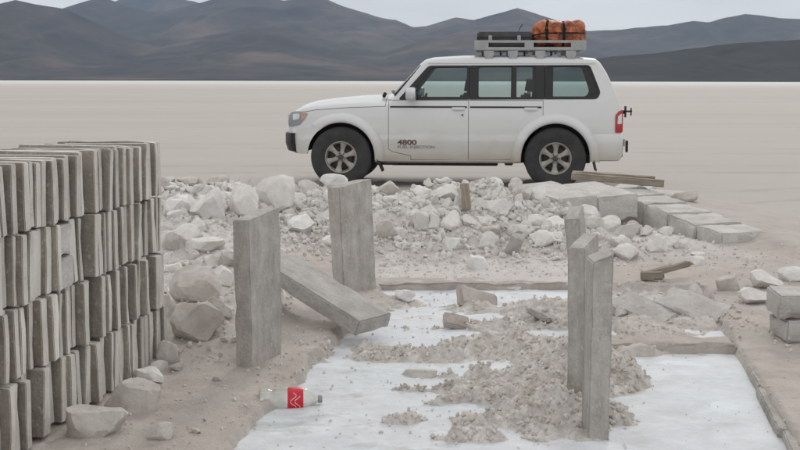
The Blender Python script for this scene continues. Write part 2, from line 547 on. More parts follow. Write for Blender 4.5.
def brine_material():
    m, ns, ls, b = mat_new('salt_crusted_brine')
    geo = ns.new('ShaderNodeNewGeometry')
    pos = geo.outputs['Position']
    wet = ramp(ns, ls, tex(ns, ls, mapped(ns, ls, pos, (1.0, 1.6, 1)), 1.5, 7, 0.62), 0.53, 0.64)
    crust = ramp(ns, ls, tex(ns, ls, mapped(ns, ls, pos, (1, 1.2, 1)), 4.0, 9, 0.7), 0.32, 0.62, (0.60, 0.615, 0.64), (0.75, 0.77, 0.80))
    c = mixc(ns, ls, wet, crust, (0.54, 0.60, 0.64))
    sp = ns.new('ShaderNodeSeparateXYZ')
    ls.new(pos, sp.inputs[0])
    lm = nd(ns, 'ShaderNodeMapRange')       # the left pool holds more mud
    lm.inputs['From Min'].default_value = 0.75
    lm.inputs['From Max'].default_value = 1.15
    lm.inputs['To Min'].default_value = 0.8
    lm.inputs['To Max'].default_value = 0.22
    ls.new(sp.outputs['X'], lm.inputs['Value'])
    dirt = ramp(ns, ls, tex(ns, ls, mapped(ns, ls, pos, (1, 1.5, 1)), 3.2, 9, 0.72), 0.52, 0.68)
    dm = nd(ns, 'ShaderNodeMath', operation='MULTIPLY')
    ls.new(dirt, dm.inputs[0])
    ls.new(lm.outputs[0], dm.inputs[1])
    c = mixc(ns, ls, dm.outputs[0], c, (0.46, 0.425, 0.385))
    ls.new(c, b.inputs['Base Color'])
    rr = nd(ns, 'ShaderNodeMapRange')
    rr.inputs['To Min'].default_value = 0.85
    rr.inputs['To Max'].default_value = 0.32
    b.inputs['Specular IOR Level'].default_value = 0.12
    ls.new(wet, rr.inputs['Value'])
    ls.new(rr.outputs[0], b.inputs['Roughness'])
    bp = nd(ns, 'ShaderNodeBump', Strength=0.5, Distance=0.012)
    ls.new(tex(ns, ls, mapped(ns, ls, pos, (1, 1.6, 1)), 20.0, 9, 0.7), bp.inputs['Height'])
    ls.new(bp.outputs['Normal'], b.inputs['Normal'])
    return m
M['brine'] = brine_material()

def hill_material(name, c0, c1, c2):
    m, ns, ls, b = mat_new(name)
    geo = ns.new('ShaderNodeNewGeometry')
    pos = geo.outputs['Position']
    a = ramp(ns, ls, tex(ns, ls, mapped(ns, ls, pos, (1, 1, 2)), 0.0042, 9, 0.68), 0.38, 0.62, c0, c1)
    p = ramp(ns, ls, tex(ns, ls, pos, 0.0016, 8, 0.66), 0.50, 0.70)
    ls.new(mixc(ns, ls, p, a, c2), b.inputs['Base Color'])
    b.inputs['Roughness'].default_value = 0.95
    b.inputs['Specular IOR Level'].default_value = 0.1
    return m
M['hill'] = hill_material('brown_hills', (0.026, 0.023, 0.025), (0.068, 0.052, 0.045), (0.17, 0.118, 0.094))
M['hill_dark'] = hill_material('dark_hill', (0.018, 0.018, 0.018), (0.034, 0.032, 0.030), (0.04, 0.037, 0.034))

# ------------------------------------------------------------------ the ground
POOL = [px(190, 480), px(215, 452), px(240, 428), px(262, 405), px(290, 378), px(312, 354), px(338, 332), px(372, 310), px(388, 298),
        px(378, 281), px(575, 281), px(640, 283), px(705, 286), px(737, 343), px(800, 440), (1.40, 3.4), (-1.1, 3.4)]
INFILL = [px(612, 346), px(738, 346), (2.35, 9.6), px(606, 276)]       # rubble-filled corner behind the inner ledge
WATER = -0.065
KERB_A, KERB_B = Vector((2.16, 13.40)), Vector((3.06, 10.72))
HUMPS = [  # heaps of dirty salt in the pool: x, y, rx, ry, height
    (*px(560, 402), 0.34, 0.42, 0.20), (*px(520, 380), 0.42, 0.40, 0.17), (*px(500, 408), 0.34, 0.16, 0.13),
    (*px(575, 360), 0.34, 0.6, 0.21), (*px(620, 368), 0.15, 0.30, 0.20), (*px(613, 405), 0.11, 0.20, 0.16),
    (*px(520, 338), 0.55, 0.42, 0.155), (*px(430, 345), 0.48, 0.26, 0.135), (*px(555, 305), 0.40, 0.55, 0.18),
    (*px(470, 424), 0.22, 0.09, 0.12), (*px(402, 408), 0.19, 0.07, 0.115), (*px(412, 378), 0.18, 0.05, 0.10),
    (*px(475, 366), 0.40, 0.11, 0.118), (*px(455, 388), 0.26, 0.06, 0.108), (*px(385, 347), 0.30, 0.13, 0.118), (*px(425, 318), 0.26, 0.10, 0.108), (*px(500, 316), 0.50, 0.24, 0.122), (*px(350, 405), 0.10, 0.05, 0.10),
    (*px(365, 340), 0.16, 0.15, 0.11), (*px(395, 296), 0.30, 0.35, 0.115), (*px(480, 300), 0.6, 0.35, 0.10),
]

def terrain(x, y):
    """height, salt, grit, far at ground points (numpy arrays)"""
    n1, n2, n3 = fbm(x * 0.9, y * 0.9, 4, 3), fbm(x * 4, y * 4, 4, 7), fbm(x * 14, y * 14, 4, 11, 0.6)
    near = smooth(24, 13, y) * smooth(-9, -5, x) * smooth(11, 7, x) * smooth(0, 1.5, y)
    z = (n1 - 0.5) * 0.06 * near + (n2 - 0.5) * 0.03 * near + (n3 - 0.5) * 0.02 * near
    # rubble ridge between the pools and the car
    ex = 1.95 - 0.85 * smooth(11.3, 11.9, y)
    edge = smooth(-4.6, -3.2, x) * smooth(ex + 0.25, ex - 0.2, x)
    crest = 12.0 + (fbm(x * 0.7, x * 0 + 4.0, 3, 21) - 0.5) * 0.5
    foot = 10.2 + (fbm(x * 1.3, x * 0 + 9.0, 3, 23) - 0.5) * 0.5 - 1.5 * smooth(-0.7, -1.5, x)
    ridge = smooth(0, 1, (y - foot) / (crest - foot)) * smooth(13.6, 12.1, y) * edge
    rough = (fbm(x * 3.2, y * 3.2, 4, 31) - 0.5) * 0.30 + (fbm(x * 9, y * 9, 4, 33, 0.6) - 0.5) * 0.15
    z = z + ridge * (0.425 + 0.12 * (n1 - 0.5) * 2 + rough)
    # lower apron of rubble on the left, between the slab wall and the first post
    apron = smooth(-0.62, -0.95, x + (n2 - 0.5) * 0.3) * smooth(6.2, 7.4, y) * smooth(10.8, 9.5, y) * smooth(-3.4, -2.6, x)
    z = z + apron * (0.17 + rough * 0.6)
    # sand banked behind the kerb of blocks
    d = (KERB_B - KERB_A).normalized()
    kx, ky = x - KERB_A.x, y - KERB_A.y
    along = kx * d.x + ky * d.y
    across = kx * -d.y + ky * d.x           # positive on the right of the line
    bank = smooth(0.22, 0.50, across) * smooth(2.6, 0.6, across) * smooth(4.4, 2.9, along) * smooth(-3.0, -0.4, along)
    z = z + bank * (0.27 - 0.076 * np.clip(along, 0, 3.2))
    slope = smooth(1.2, 1.9, x) * smooth(0.10, -0.25, across) * smooth(9.9, 12.2, y) * smooth(14.5, 13.4, y)
    z = z + slope * (0.05 + rough * 0.4)
    # pools
    sd = poly_sd(x, y, POOL) + (n2 - 0.5) * 0.13 * smooth(1.2, 0.6, x) + (n3 - 0.5) * 0.08 * smooth(1.2, 0.6, x)
    fill = smooth(-0.02, 0.06, poly_sd(x, y, INFILL))
    pool = smooth(-0.015, 0.035, sd)
    hump = np.zeros_like(x)
    for hx, hy, rx, ry, hh in HUMPS:
        q = ((x - hx) / rx) ** 2 + ((y - hy) / ry) ** 2
        hump = np.maximum(hump, hh * np.exp(-q * 0.9))
    gr = (fbm(x * 7, y * 7, 4, 41, 0.62) - 0.5)
    floor_z = -0.15 + hump * (1.0 + 1.1 * gr) + 0.10 * (fbm(x * 22, y * 22, 3, 43, 0.6) - 0.5) * smooth(0.03, 0.12, hump)
    fill_z = -0.045 + 0.16 * (fbm(x * 2.4, y * 2.4, 4, 51) - 0.5) + 0.05 * (n3 - 0.5)
    floor_z = floor_z * (1 - fill) + fill_z * fill
    z = z * (1 - pool) + floor_z * pool
    salt = np.clip(ridge * 1.15 + apron * 0.45 + slope * 0.8, 0, 1)
    sand_strip = smooth(10.9, 10.1, y) * smooth(9.0, 9.3, y) * smooth(-0.6, 0.0, x)
    salt = np.clip(salt + sand_strip * 0.45 * (x < 1.5), 0, 1)
    grit = pool * (1 - fill * 0.45)
    far = np.clip(smooth(10.5, 15.0, y) + smooth(2.2, 4.5, across) * smooth(9, 11, y) + smooth(-3, -6, x) + smooth(5, 8, x), 0, 1)
    return z, salt, grit, far

def H(x, y):
    return float(terrain(np.array([float(x)]), np.array([float(y)]))[0][0])

def on_ground(u, v):
    """where the sight line of photo pixel (u, v) meets the built ground"""
    xc, yc = (u - 400) / F_PX, -(v - 225) / F_PX
    d = Vector((xc, math.cos(PITCH) + yc * math.sin(PITCH), -math.sin(PITCH) + yc * math.cos(PITCH)))
    t = np.linspace(3.5, 24, 1400)
    X, Y, Z = d.x * t, d.y * t, EYE + d.z * t
    hz = terrain(X, Y)[0]
    if u < 560:                 # rocks belong to the heap, not to the flat beyond it
        keep = Y < 12.15
        t, X, Y, Z, hz = t[keep], X[keep], Y[keep], Z[keep], hz[keep]
    k = int(np.argmax(Z <= hz)) if np.any(Z <= hz) else int(np.argmin(Z - hz))
    return float(X[k]), float(Y[k]), float(hz[k])

def grow(a, b, first, ratio):
    """coordinates from a outwards to b with growing steps"""
    out, s, p = [], first, a
    sg = 1 if b > a else -1
    while (b - p) * sg > s:
        p += s * sg
        out.append(p)
        s *= ratio
    return out + [b]

gx = np.array(sorted(grow(-2.2, -11000, 0.03, 1.13) + list(np.arange(-2.2, 3.5001, 0.02)) + grow(3.5, 11000, 0.03, 1.13)))
gy = np.array(sorted(grow(4.0, -2500, 0.06, 1.2) + list(np.arange(4.0, 9.8, 0.02)) + list(np.arange(9.8, 14.0001, 0.035)) + grow(14.0, 11500, 0.05, 1.09)))
GX, GY = np.meshgrid(gx, gy)
gz, g_salt, g_grit, g_far = terrain(GX.ravel(), GY.ravel())
nx, ny = len(gx), len(gy)
idx = np.arange(nx * ny).reshape(ny, nx)
quads = np.stack([idx[:-1, :-1], idx[:-1, 1:], idx[1:, 1:], idx[1:, :-1]], -1).reshape(-1, 4)
gme = bpy.data.meshes.new('ground')
gme.vertices.add(nx * ny)
gme.vertices.foreach_set('co', np.stack([GX.ravel(), GY.ravel(), gz], -1).ravel())
gme.loops.add(quads.size)
gme.loops.foreach_set('vertex_index', quads.ravel())
gme.polygons.add(len(quads))
gme.polygons.foreach_set('loop_start', np.arange(0, quads.size, 4))
gme.polygons.foreach_set('use_smooth', np.ones(len(quads), bool))
gme.update(calc_edges=True)
for nm, arr in (('salt', g_salt), ('grit', g_grit), ('far', g_far)):
    at = gme.attributes.new(nm, 'FLOAT', 'POINT')
    at.data.foreach_set('value', arr.astype(np.float32))
ground = link('ground', gme, M['ground'])
tag(ground, kind='structure')

# brine sheet, cut to the pool outline (its rim lies under the banks)
wp = [(-1.35, 3.35), (1.55, 3.35), (1.78, 5.0), (2.02, 7.02), (2.33, 9.3), (-0.25, 9.3), (-0.25, 8.4), (-0.75, 6.4), (-1.0, 5.0)]
bx_, by_ = np.meshgrid(np.arange(-1.35, 2.40, 0.022), np.arange(3.35, 9.32, 0.022))
sdw = poly_sd(bx_, by_, wp)
relief = (fbm(bx_ * 5, by_ * 5, 5, 61, 0.6) - 0.5) * 0.030 + (fbm(bx_ * 24, by_ * 24, 3, 63, 0.6) - 0.5) * 0.010
relief = np.maximum(relief, -0.001) * smooth(1.3, 0.8, bx_) * 1.0 + np.maximum(relief, -0.001) * 0.3 * smooth(0.8, 1.3, bx_)
bi = np.arange(bx_.size).reshape(bx_.shape)
bq = np.stack([bi[:-1, :-1], bi[:-1, 1:], bi[1:, 1:], bi[1:, :-1]], -1).reshape(-1, 4)
ok_ = (sdw.ravel()[bq] > 0).all(1)
used = np.unique(bq[ok_])
remap = np.zeros(bx_.size, int)
remap[used] = np.arange(len(used))
bv = np.stack([bx_.ravel(), by_.ravel(), WATER + relief.ravel()], -1)[used]
wme = mesh_of('brine_pool', bv.tolist(), remap[bq[ok_]].tolist(), True)
tag(link('brine_pool_water', wme, M['brine']), kind='structure')

# ------------------------------------------------------------------ hills
def hill(name, dist, prof, front, back, mat, seed, gul=0.5, span=(-500, 1300)):
    us = np.arange(span[0], span[1] + 1, 2.5)
    pu, pv = [p[0] for p in prof], [p[1] for p in prof]
    crest = (80 - np.interp(us, pu, pv)) / F_PX * dist
    crest = np.maximum(crest + (fbm(us * 0.06, us * 0 + seed, 4, seed) - 0.5) * dist * 0.0012, 1.0)
    xs = (us - 400) / F_PX * dist
    ts = np.concatenate([np.linspace(0, 1, 80), 1 + np.linspace(0.08, 1, 10)])
    V = []
    for t in ts:
        if t <= 1:
            y = dist - front * (1 - t)
            # spurs and gullies running down from the crest
            dx = front * 0.5
            wx = xs + (fbm(xs / dx, xs * 0 + t * 2.0, 3, seed + 3) - 0.5) * dx * 0.8
            r1 = np.abs(fbm(wx / (front * 0.30), xs * 0 + t * 0.9 + seed, 3, seed + 9) - 0.5) * 2
            r2 = np.abs(fbm(wx / (front * 0.10), xs * 0 + t * 1.6 + seed, 4, seed + 13) - 0.5) * 2
            cut = np.clip(r1 * 1.5, 0, 1) * 0.62 + np.clip(r2 * 1.6, 0, 1) * 0.38
            shape = t ** 1.05 * (1 - gul * 1.25 * (1 - t ** 3) * cut)
            h = crest * np.clip(shape, 0, 1.2)
            h = np.minimum(h, crest * (0.06 + 0.94 * t ** 0.75))
        else:
            y = dist + back * (t - 1)
            h = crest * (1 - (t - 1)) ** 1.2
        if t == 0: h = h * 0 - 2.0
        V.append(np.stack([xs, np.full_like(xs, y), h], -1))
    V = np.concatenate(V)
    n, k = len(xs), len(ts)
    ii = np.arange(n * k).reshape(k, n)
    Q = np.stack([ii[:-1, :-1], ii[:-1, 1:], ii[1:, 1:], ii[1:, :-1]], -1).reshape(-1, 4)
    me = mesh_of(name, V.tolist(), Q.tolist(), True)
    return tag(link(name, me, mat), kind='structure')

hill('far_mountain', 9600, [(-500, 40), (-100, 30), (90, 22), (118, 4), (140, -6), (165, -4), (195, 3), (225, 12), (300, 30), (600, 44), (900, 26), (1300, 40)], 1900, 1400, M['hill'], 3)
hill('mountain_ridge', 7200, [(-500, 20), (-300, 4), (-120, 16), (0, 20), (58, 13), (80, 6), (105, -1), (125, 6), (150, 13), (165, 13), (185, 9), (205, 4), (225, -2), (255, -5), (285, 2),
     (300, 0), (325, 0), (345, 8), (375, 17), (395, 21), (412, 28), (425, 27), (455, 18), (472, 21), (515, 9), (545, 18), (585, 31), (612, 30), (665, 25.5), (690, 21), (705, 22),
     (740, 14), (775, 18), (800, 19), (900, 10), (1050, 28), (1300, 22)], 2600, 1500, M['hill'], 11, 0.6)
hill('foothill', 5200, [(-500, 30), (-200, 14), (-60, 18), (0, 7), (20, 2), (42, 6), (70, 11), (90, 20), (130, 38), (165, 47), (200, 38), (245, 30), (275, 27), (310, 36), (350, 48), (385, 52), (425, 40),
     (460, 32), (490, 30), (520, 36), (560, 47), (620, 58), (720, 66), (800, 70), (1300, 62)], 1700, 1100, M['hill'], 23, 0.55)
hill('dark_hill', 2200, [(-500, 79), (520, 79), (570, 66), (590, 59), (612, 55), (650, 52.5), (700, 46), (735, 42), (770, 40), (800, 38.5), (900, 33), (1050, 36), (1300, 48)], 600, 400, M['hill_dark'], 37, 0.35)

# ------------------------------------------------------------------ haze over the flat
bm = bmesh.new()
bm_box(bm, (0, 4550, 449), (22600, 14400, 904))
hme = bpy.data.meshes.new('haze')
bm.to_mesh(hme)
bm.free()
hm = bpy.data.materials.new('haze_air')
hm.use_nodes = True
hn, hl = hm.node_tree.nodes, hm.node_tree.links
hn.clear()
ho = hn.new('ShaderNodeOutputMaterial')
hv = hn.new('ShaderNodeVolumePrincipled')
hv.inputs['Color'].default_value = (0.56, 0.75, 1.0, 1)
hv.inputs['Density'].default_value = 6.0e-5
hl.new(hv.outputs['Volume'], ho.inputs['Volume'])
tag(link('haze', hme, hm), kind='stuff')

# ------------------------------------------------------------------ slabs, blocks and edging
def rough_slab(name, sx, sy, sz, seed, cuts=10, amp=0.006, chip=0.02, bev=0.008):
    """a sawn salt slab, corners worn and chipped; origin at the middle of its foot"""
    bm = bmesh.new()
    bm_box(bm, (0, 0, sz / 2), (sx, sy, sz))
    L = max(sx, sy, sz)
    step = L / cuts
    for ax, size in ((0, sx), (1, sy), (2, sz)):
        for k in range(1, max(2, int(round(size / step)))):
            p = [0, 0, 0]
            p[ax] = (-size / 2 if ax < 2 else 0) + size * k / max(2, int(round(size / step)))
            n = [0, 0, 0]
            n[ax] = 1
            bmesh.ops.bisect_plane(bm, geom=bm.verts[:] + bm.edges[:] + bm.faces[:], plane_co=p, plane_no=n)
    bmesh.ops.bevel(bm, geom=[e for e in bm.edges if e.is_manifold and e.calc_face_angle(0) > R(60)], offset=bev, segments=2, affect='EDGES', clamp_overlap=True)
    c = Vector((0, 0, sz / 2))
    hs = Vector((sx / 2, sy / 2, sz / 2))
    for v in bm.verts:
        q = v.co + Vector((seed * 3.1, seed * 1.7, seed * 0.9))
        n = mnoise.noise_vector(q * 9.0) * amp + mnoise.noise_vector(q * 28.0) * amp * 0.5
        rel = v.co - c
        near = sum(1 for k in range(3) if abs(rel[k]) > hs[k] - bev * 2.2)
        if near >= 2:
            a = max(0.0, mnoise.noise(q * 8.0) - 0.12) * 2.0 + 0.12
            n -= Vector([math.copysign(1, rel[k]) if abs(rel[k]) > hs[k] - bev * 2.2 else 0 for k in range(3)]) * a * chip
        v.co += n
    return bm_mesh(bm, name, 0, deg=40)

def place(name, me, mat, loc, rot, label, cat, group=None):
    o = link(name, me, mat)
    o.location = loc
    o.rotation_euler = rot
    return tag(o, label, cat, group)

def standing(label, mid, right, thick, height, lean, seed, sink=0.05):
    """a slab on end; its broad face runs from the near corner mid to right"""
    a, b = Vector(mid), Vector(right)
    d = (b - a)
    w = d.length
    d.normalize()
    n = Vector((-d.y, d.x))
    c = a + d * w / 2 + n * thick / 2
    me = rough_slab('salt_slab', w, thick, height + sink, seed, 16, 0.0028, 0.007, 0.006)
    for v in me.vertices:      # sawn top runs slightly aslant
        if v.co.z > (height + sink) * 0.5: v.co.z += (v.co.x / w) * 0.035 * ((v.co.z / (height + sink)) - 0.5) * 2
    z = min(H(a.x, a.y), H(b.x, b.y)) - sink
    o = link('salt_slab', me, M['slab'])
    rz = math.atan2(d.y, d.x)
    o.matrix_world = Matrix.Translation((c.x, c.y, z)) @ Euler((lean[0], lean[1], 0)).to_matrix().to_4x4() @ Matrix.Rotation(rz, 4, 'Z')
    return tag(o, label, 'slab', 'slabs standing on end around the pools')

standing('upright grey salt slab nearest the stacked wall, above the red-labelled bottle', (-0.765, 6.36), (-0.635, 6.68), 0.10, 0.79, (R(0), R(-0.6)), 1)
standing('upright grey salt slab with a slanted top in front of the car front wheel', (-0.39, 8.72), (-0.165, 8.98), 0.12, 0.775, (R(0), R(-2.6)), 2)
standing('nearest upright salt slab, narrow edge towards the camera, foot in white brine', (0.815, 5.28), (0.908, 5.28), 0.20, 0.80, (R(0), R(0.4)), 3, 0.09)
standing('upright salt slab with a sloping top, second in the right-hand row of three', (0.875, 5.75), (0.985, 6.03), 0.085, 0.80, (R(0), R(-1.0)), 4, 0.09)
standing('upright salt slab leaning left, farthest in the right-hand row of three', (1.165, 7.40), (1.235, 7.66), 0.09, 0.79, (R(2.0), R(-7.0)), 5, 0.09)

# slab lying slantwise behind the first post
me = rough_slab('salt_slab', 0.84, 0.32, 0.10, 6, 14, 0.003, 0.009)
o = place('salt_slab', me, M['slab_x'], (0, 0, 0), (0, 0, 0), 'fallen grey salt slab lying slantwise, its lower end in the pool', 'slab')
p0, p1 = Vector((-0.80, 7.78, 0.30)), Vector((-0.16, 7.30, 0.0))
d = (p1 - p0).normalized()
side = Vector((0.62, 0.78, 0.0))
side = (side - d * side.dot(d)).normalized()
up = d.cross(side)
o.matrix_world = Matrix.Translation((p0 + p1) / 2) @ Matrix((d, side, up)).transposed().to_4x4()

# stacked wall of slabs on the left
W0, W1 = Vector((-1.645, 4.25)), Vector((-1.268, 6.60))
wd = (W1 - W0).normalized()
wn_v = Vector((wd.y, -wd.x))
wlen = (W1 - W0).length
wall = tag(empty('slab_wall', (W0.x, W0.y, 0), math.atan2(wd.y, wd.x)), 'tall dry wall of grey salt slabs stood on edge like books', 'wall')
rng = random.Random(5)
ROW = 0.293
slab_meshes = []
for k in range(16):
    t = 0.034 + 0.030 * (k / 15.0)
    slab_meshes.append((t, rough_slab('slab', t, 0.46 + 0.02 * (k % 3), 0.286, 50 + k, 5, 0.0014, 0.006, 0.0035)))
    sm_ = slab_meshes[-1][1]
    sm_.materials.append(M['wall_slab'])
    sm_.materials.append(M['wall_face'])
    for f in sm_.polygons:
        if abs(f.normal.x) > 0.95: f.material_index = 1  # broad faces get the colour with shade painted in
for row in range(4):
    s = -rng.random() * 0.04
    run, level = 0, 0.0
    while s < wlen - 0.03:
        t, me = rng.choice(slab_meshes)
        if row == 2 and 1.04 < s < 1.12:          # two squared blocks laid one on the other
            for q in range(2):
                o = link('slab', rough_slab('slab', 0.135, 0.46, 0.138, 300 + q, 5, 0.004, 0.012, 0.006), M['block'], wall)
                o.location = (s + 0.07, 0.212, row * ROW + q * 0.142)
                o.rotation_euler = (0, R(rng.gauss(0, 0.8)), R(rng.gauss(0, 1)))
            s += 0.145
            continue
        if s + t > wlen + 0.01:
            t, me = slab_meshes[0]
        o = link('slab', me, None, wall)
        if run <= 0:                # slabs stand in flush runs of two or three, runs in and out by turns
            run = rng.choice([1, 2, 2, 3])
            level = rng.uniform(-0.036, -0.018) if level > -0.015 else rng.uniform(-0.002, 0.014)
            if level < -0.015: run = rng.choice([1, 1, 2])
        run -= 1
        out = level + rng.uniform(-0.004, 0.004)
        if s + t > wlen - 0.08: out = 0.0
        dp = 0.23 - out
        lean = rng.gauss(0, 1.3) if rng.random() < 0.75 else rng.choice([-4.5, 4.5, -3.2])
        if s < 0.05 or s > wlen - 0.15: lean *= 0.3
        o.location = (s + t / 2, dp, row * ROW + rng.uniform(-0.002, 0.004))
        o.rotation_euler = (R(rng.gauss(0, 0.5)), R(lean), R(rng.gauss(0, 1.6)))
        sc = rng.uniform(0.97, 1.03) if row == 3 else rng.uniform(0.985, 1.005)
        if row == 3 and s < wlen - 1.1: sc *= 0.965
        o.scale = (1, 1, sc)
        s += t + 0.002 + (rng.random() ** 4) * 0.020 + abs(math.sin(R(lean))) * 0.05

# kerb of blocks on the right
kd = (KERB_B - KERB_A).normalized()
klen = (KERB_B - KERB_A).length
kerb = tag(empty('block_kerb', (KERB_A.x, KERB_A.y, 0), math.atan2(kd.y, kd.x)), 'kerb of grey salt blocks curving down to the sand beside the rubble', 'kerb')
rng = random.Random(9)
s, k = -0.02, 0
while s < klen - 0.8:
    ln = rng.uniform(0.42, 0.50)
    ht = 0.36
    me = rough_slab('block', ln, 0.52, ht, 80 + k, 8, 0.008, 0.03, 0.014)
    o = link('block', me, M['block'], kerb)
    f = (s + ln / 2) / klen
    top = 0.345 - 0.285 * f
    o.location = (s + ln / 2, 0.26 + 0.10 * (f - 0.45) ** 2 + rng.uniform(-0.012, 0.012), top - ht)
    o.rotation_euler = (R(rng.gauss(0, 1.0)), R(4.6 + rng.gauss(0, 0.6)), R(rng.gauss(0, 1.0)))
    s += ln + rng.uniform(0.004, 0.012)
    k += 1

# loose blocks at the top of the kerb
taken_early = []
def lying(u, v, z, size, rot, label, seed, mat='block', name='salt_block', cat='block', amp=0.008):
    x, y = px(u, v, z)
    me = rough_slab(name, *size, seed, 9, amp, 0.03, 0.012)
    return place(name, me, M[mat], (x, y, z - size[2] * 0.5), rot, label, cat)

for cx_, cy_, tz_, lb_, sd_ in ((1.55, 12.50, 0.405, 'broad pale salt slab lying flat in front of the car rear wheel', 101), (2.01, 12.72, 0.395, 'pale salt slab bridging the flat slab and the kerb', 102)):
    me = rough_slab('salt_slab', 0.86, 0.47, 0.26, sd_, 10, 0.006, 0.025, 0.012)
    place('salt_slab', me, M['block'], (cx_, cy_, tz_ - 0.26), (R(4), R(5 if sd_ == 101 else 4), R(-65 if sd_ == 101 else -69)), lb_, 'slab')
    taken_early.append((cx_, cy_, 0.40))
lying(633, 193, 0.22, (0.42, 0.60, 0.16), (R(2), R(3), R(-22)), 'salt block behind the kerb, next to the grey planks', 103)
lying(667, 199, 0.19, (0.46, 0.58, 0.16), (R(1), R(3), R(-18)), 'salt block behind the kerb, half covered by sand', 104)
o = lying(816, 320, 0.10, (0.46, 0.30, 0.135), (0, 0, R(4)), 'lower salt block of the pair stacked at the right edge', 105)
bx, by = o.location.x, o.location.y
o.location.z = H(bx, by) - 0.01
me = rough_slab('salt_block', 0.48, 0.30, 0.145, 106, 9, 0.007, 0.02, 0.01)
place('salt_block', me, M['block'], (bx - 0.03, by - 0.02, o.location.z + 0.132), (R(1), R(2.5), R(-3)), 'upper salt block of the pair stacked at the right edge', 'block')

def tilted(u, v, z, size, rot, label, seed, mat):
    x, y = px(u, v, z)
    me = rough_slab('salt_slab', *size, seed, 10, 0.008, 0.03, 0.01)
    o = place('salt_slab', me, M[mat], (x, y, z), rot, label, 'slab', 'broken slabs in the rubble corner')
    return o
tilted(640, 318, -0.05, (0.40, 0.26, 0.09), (R(20), R(20), R(-38)), 'grey slab piece tilted in the rubble corner, left of its pair', 150, 'block')
tilted(690, 316, -0.05, (0.44, 0.36, 0.10), (R(12), R(15), R(-34)), 'sand-coloured slab piece tilted in the rubble corner, right of its pair', 151, 'block')

tilted(476, 303, -0.05, (0.30, 0.20, 0.055), (R(34), R(17), R(12)), 'brown broken slab tilted up at the back of the pool', 152, 'dirt')['group'] = 'broken pieces in the pool'
tilted(455, 325, -0.05, (0.18, 0.13, 0.05), (R(30), R(15), R(10)), 'brown three-cornered slab piece in the pool middle', 153, 'dirt')['group'] = 'broken pieces in the pool'
tilted(538, 318, -0.02, (0.17, 0.11, 0.045), (R(-8), R(26), R(-24)), 'grey shard with a dark face stuck in the dirty salt', 154, 'slab_x')['group'] = 'broken pieces in the pool'

# edging of the pools
def edging(name, a, b, width, height, zt, mat, seed, amp=0.012):
    a, b = Vector(a), Vector(b)
    d = b - a
    me = rough_slab(name, d.length, width, height, seed, int(max(16, d.length / 0.07)), amp, 0.03, 0.012)
    c = (a + b) / 2
    o = link(name, me, mat)
    o.location = (c.x, c.y, zt - height)
    o.rotation_euler = (0, 0, math.atan2(d.y, d.x))
    return o
tag(edging('pool_edging', (-0.24, 9.33), (1.55, 9.36), 0.30, 0.22, -0.010, M['dirt'], 120), 'long low ledge along the back of the brine pool', 'edging')
tag(edging('pool_edging', (1.57, 9.37), (2.34, 9.21), 0.28, 0.22, -0.008, M['dirt'], 121), 'short ledge behind the rubble corner, under the broken stick', 'edging')
tag(edging('pool_edging', (1.02, 7.18), (1.935, 7.14), 0.26, 0.24, -0.006, M['dirt'], 122), 'low ledge at the back of the right-hand brine pool', 'edging')
ea, eb = Vector((2.275, 9.20)), Vector((1.40, 3.50))
ed = (eb - ea).normalized()
edge_root = tag(empty('slab_edging', (ea.x, ea.y, 0), math.atan2(ed.y, ed.x)), 'thin row of slabs on edge along the right side of the pool', 'edging')
s, k = 0.0, 0
rng = random.Random(3)
while s < (eb - ea).length:
    ln = rng.uniform(0.74, 0.82)
    me = rough_slab('slab', ln, 0.05, 0.24, 130 + k, 10, 0.004, 0.014, 0.006)
    o = link('slab', me, M['slab'], edge_root)
    o.location = (s + ln / 2, rng.uniform(-0.006, 0.006), -0.262 + rng.uniform(-0.006, 0.008))
    o.rotation_euler = (R(rng.gauss(0, 1.5)), 0, R(rng.gauss(0, 0.6)))
    s += ln + 0.012
    k += 1

# ------------------------------------------------------------------ rocks
def rock_mesh(seed, sub=3, cuts=9, flat=False, amp=0.13):
    bm = bmesh.new()
    bmesh.ops.create_icosphere(bm, subdivisions=sub, radius=1.0)
    r = random.Random(seed)
    planes = []
    for _ in range(cuts):
        n = Vector((r.gauss(0, 1), r.gauss(0, 1), r.gauss(0, 1))).normalized()
        planes.append((n, r.uniform(0.48, 0.82)))
    if flat:
        planes += [(Vector((0, 0, 1)), 0.5), (Vector((0, 0, -1)), 0.5)]
    for v in bm.verts:
        p = v.co.copy()
        for n, d in planes:
            e = p.dot(n) - d
            if e > 0: p -= n * e
        q = p + Vector((seed * 1.3, seed * 2.1, 0))
        p += p.normalized() * (mnoise.noise(q * 2.3) * amp * 0.7 + mnoise.noise(q * 5.0) * amp * 0.45 + mnoise.noise(q * 11.0) * amp * 0.3)
        v.co = p
    lo = [min(v.co[k] for v in bm.verts) for k in range(3)]
    hi = [max(v.co[k] for v in bm.verts) for k in range(3)]
    for v in bm.verts:          # unit bounding box, foot at z = 0
        v.co = Vector(((v.co.x - (lo[0] + hi[0]) / 2) / (hi[0] - lo[0]), (v.co.y - (lo[1] + hi[1]) / 2) / (hi[1] - lo[1]), (v.co.z - lo[2]) / (hi[2] - lo[2])))
    return bm_mesh(bm, 'rock', 0, deg=26)

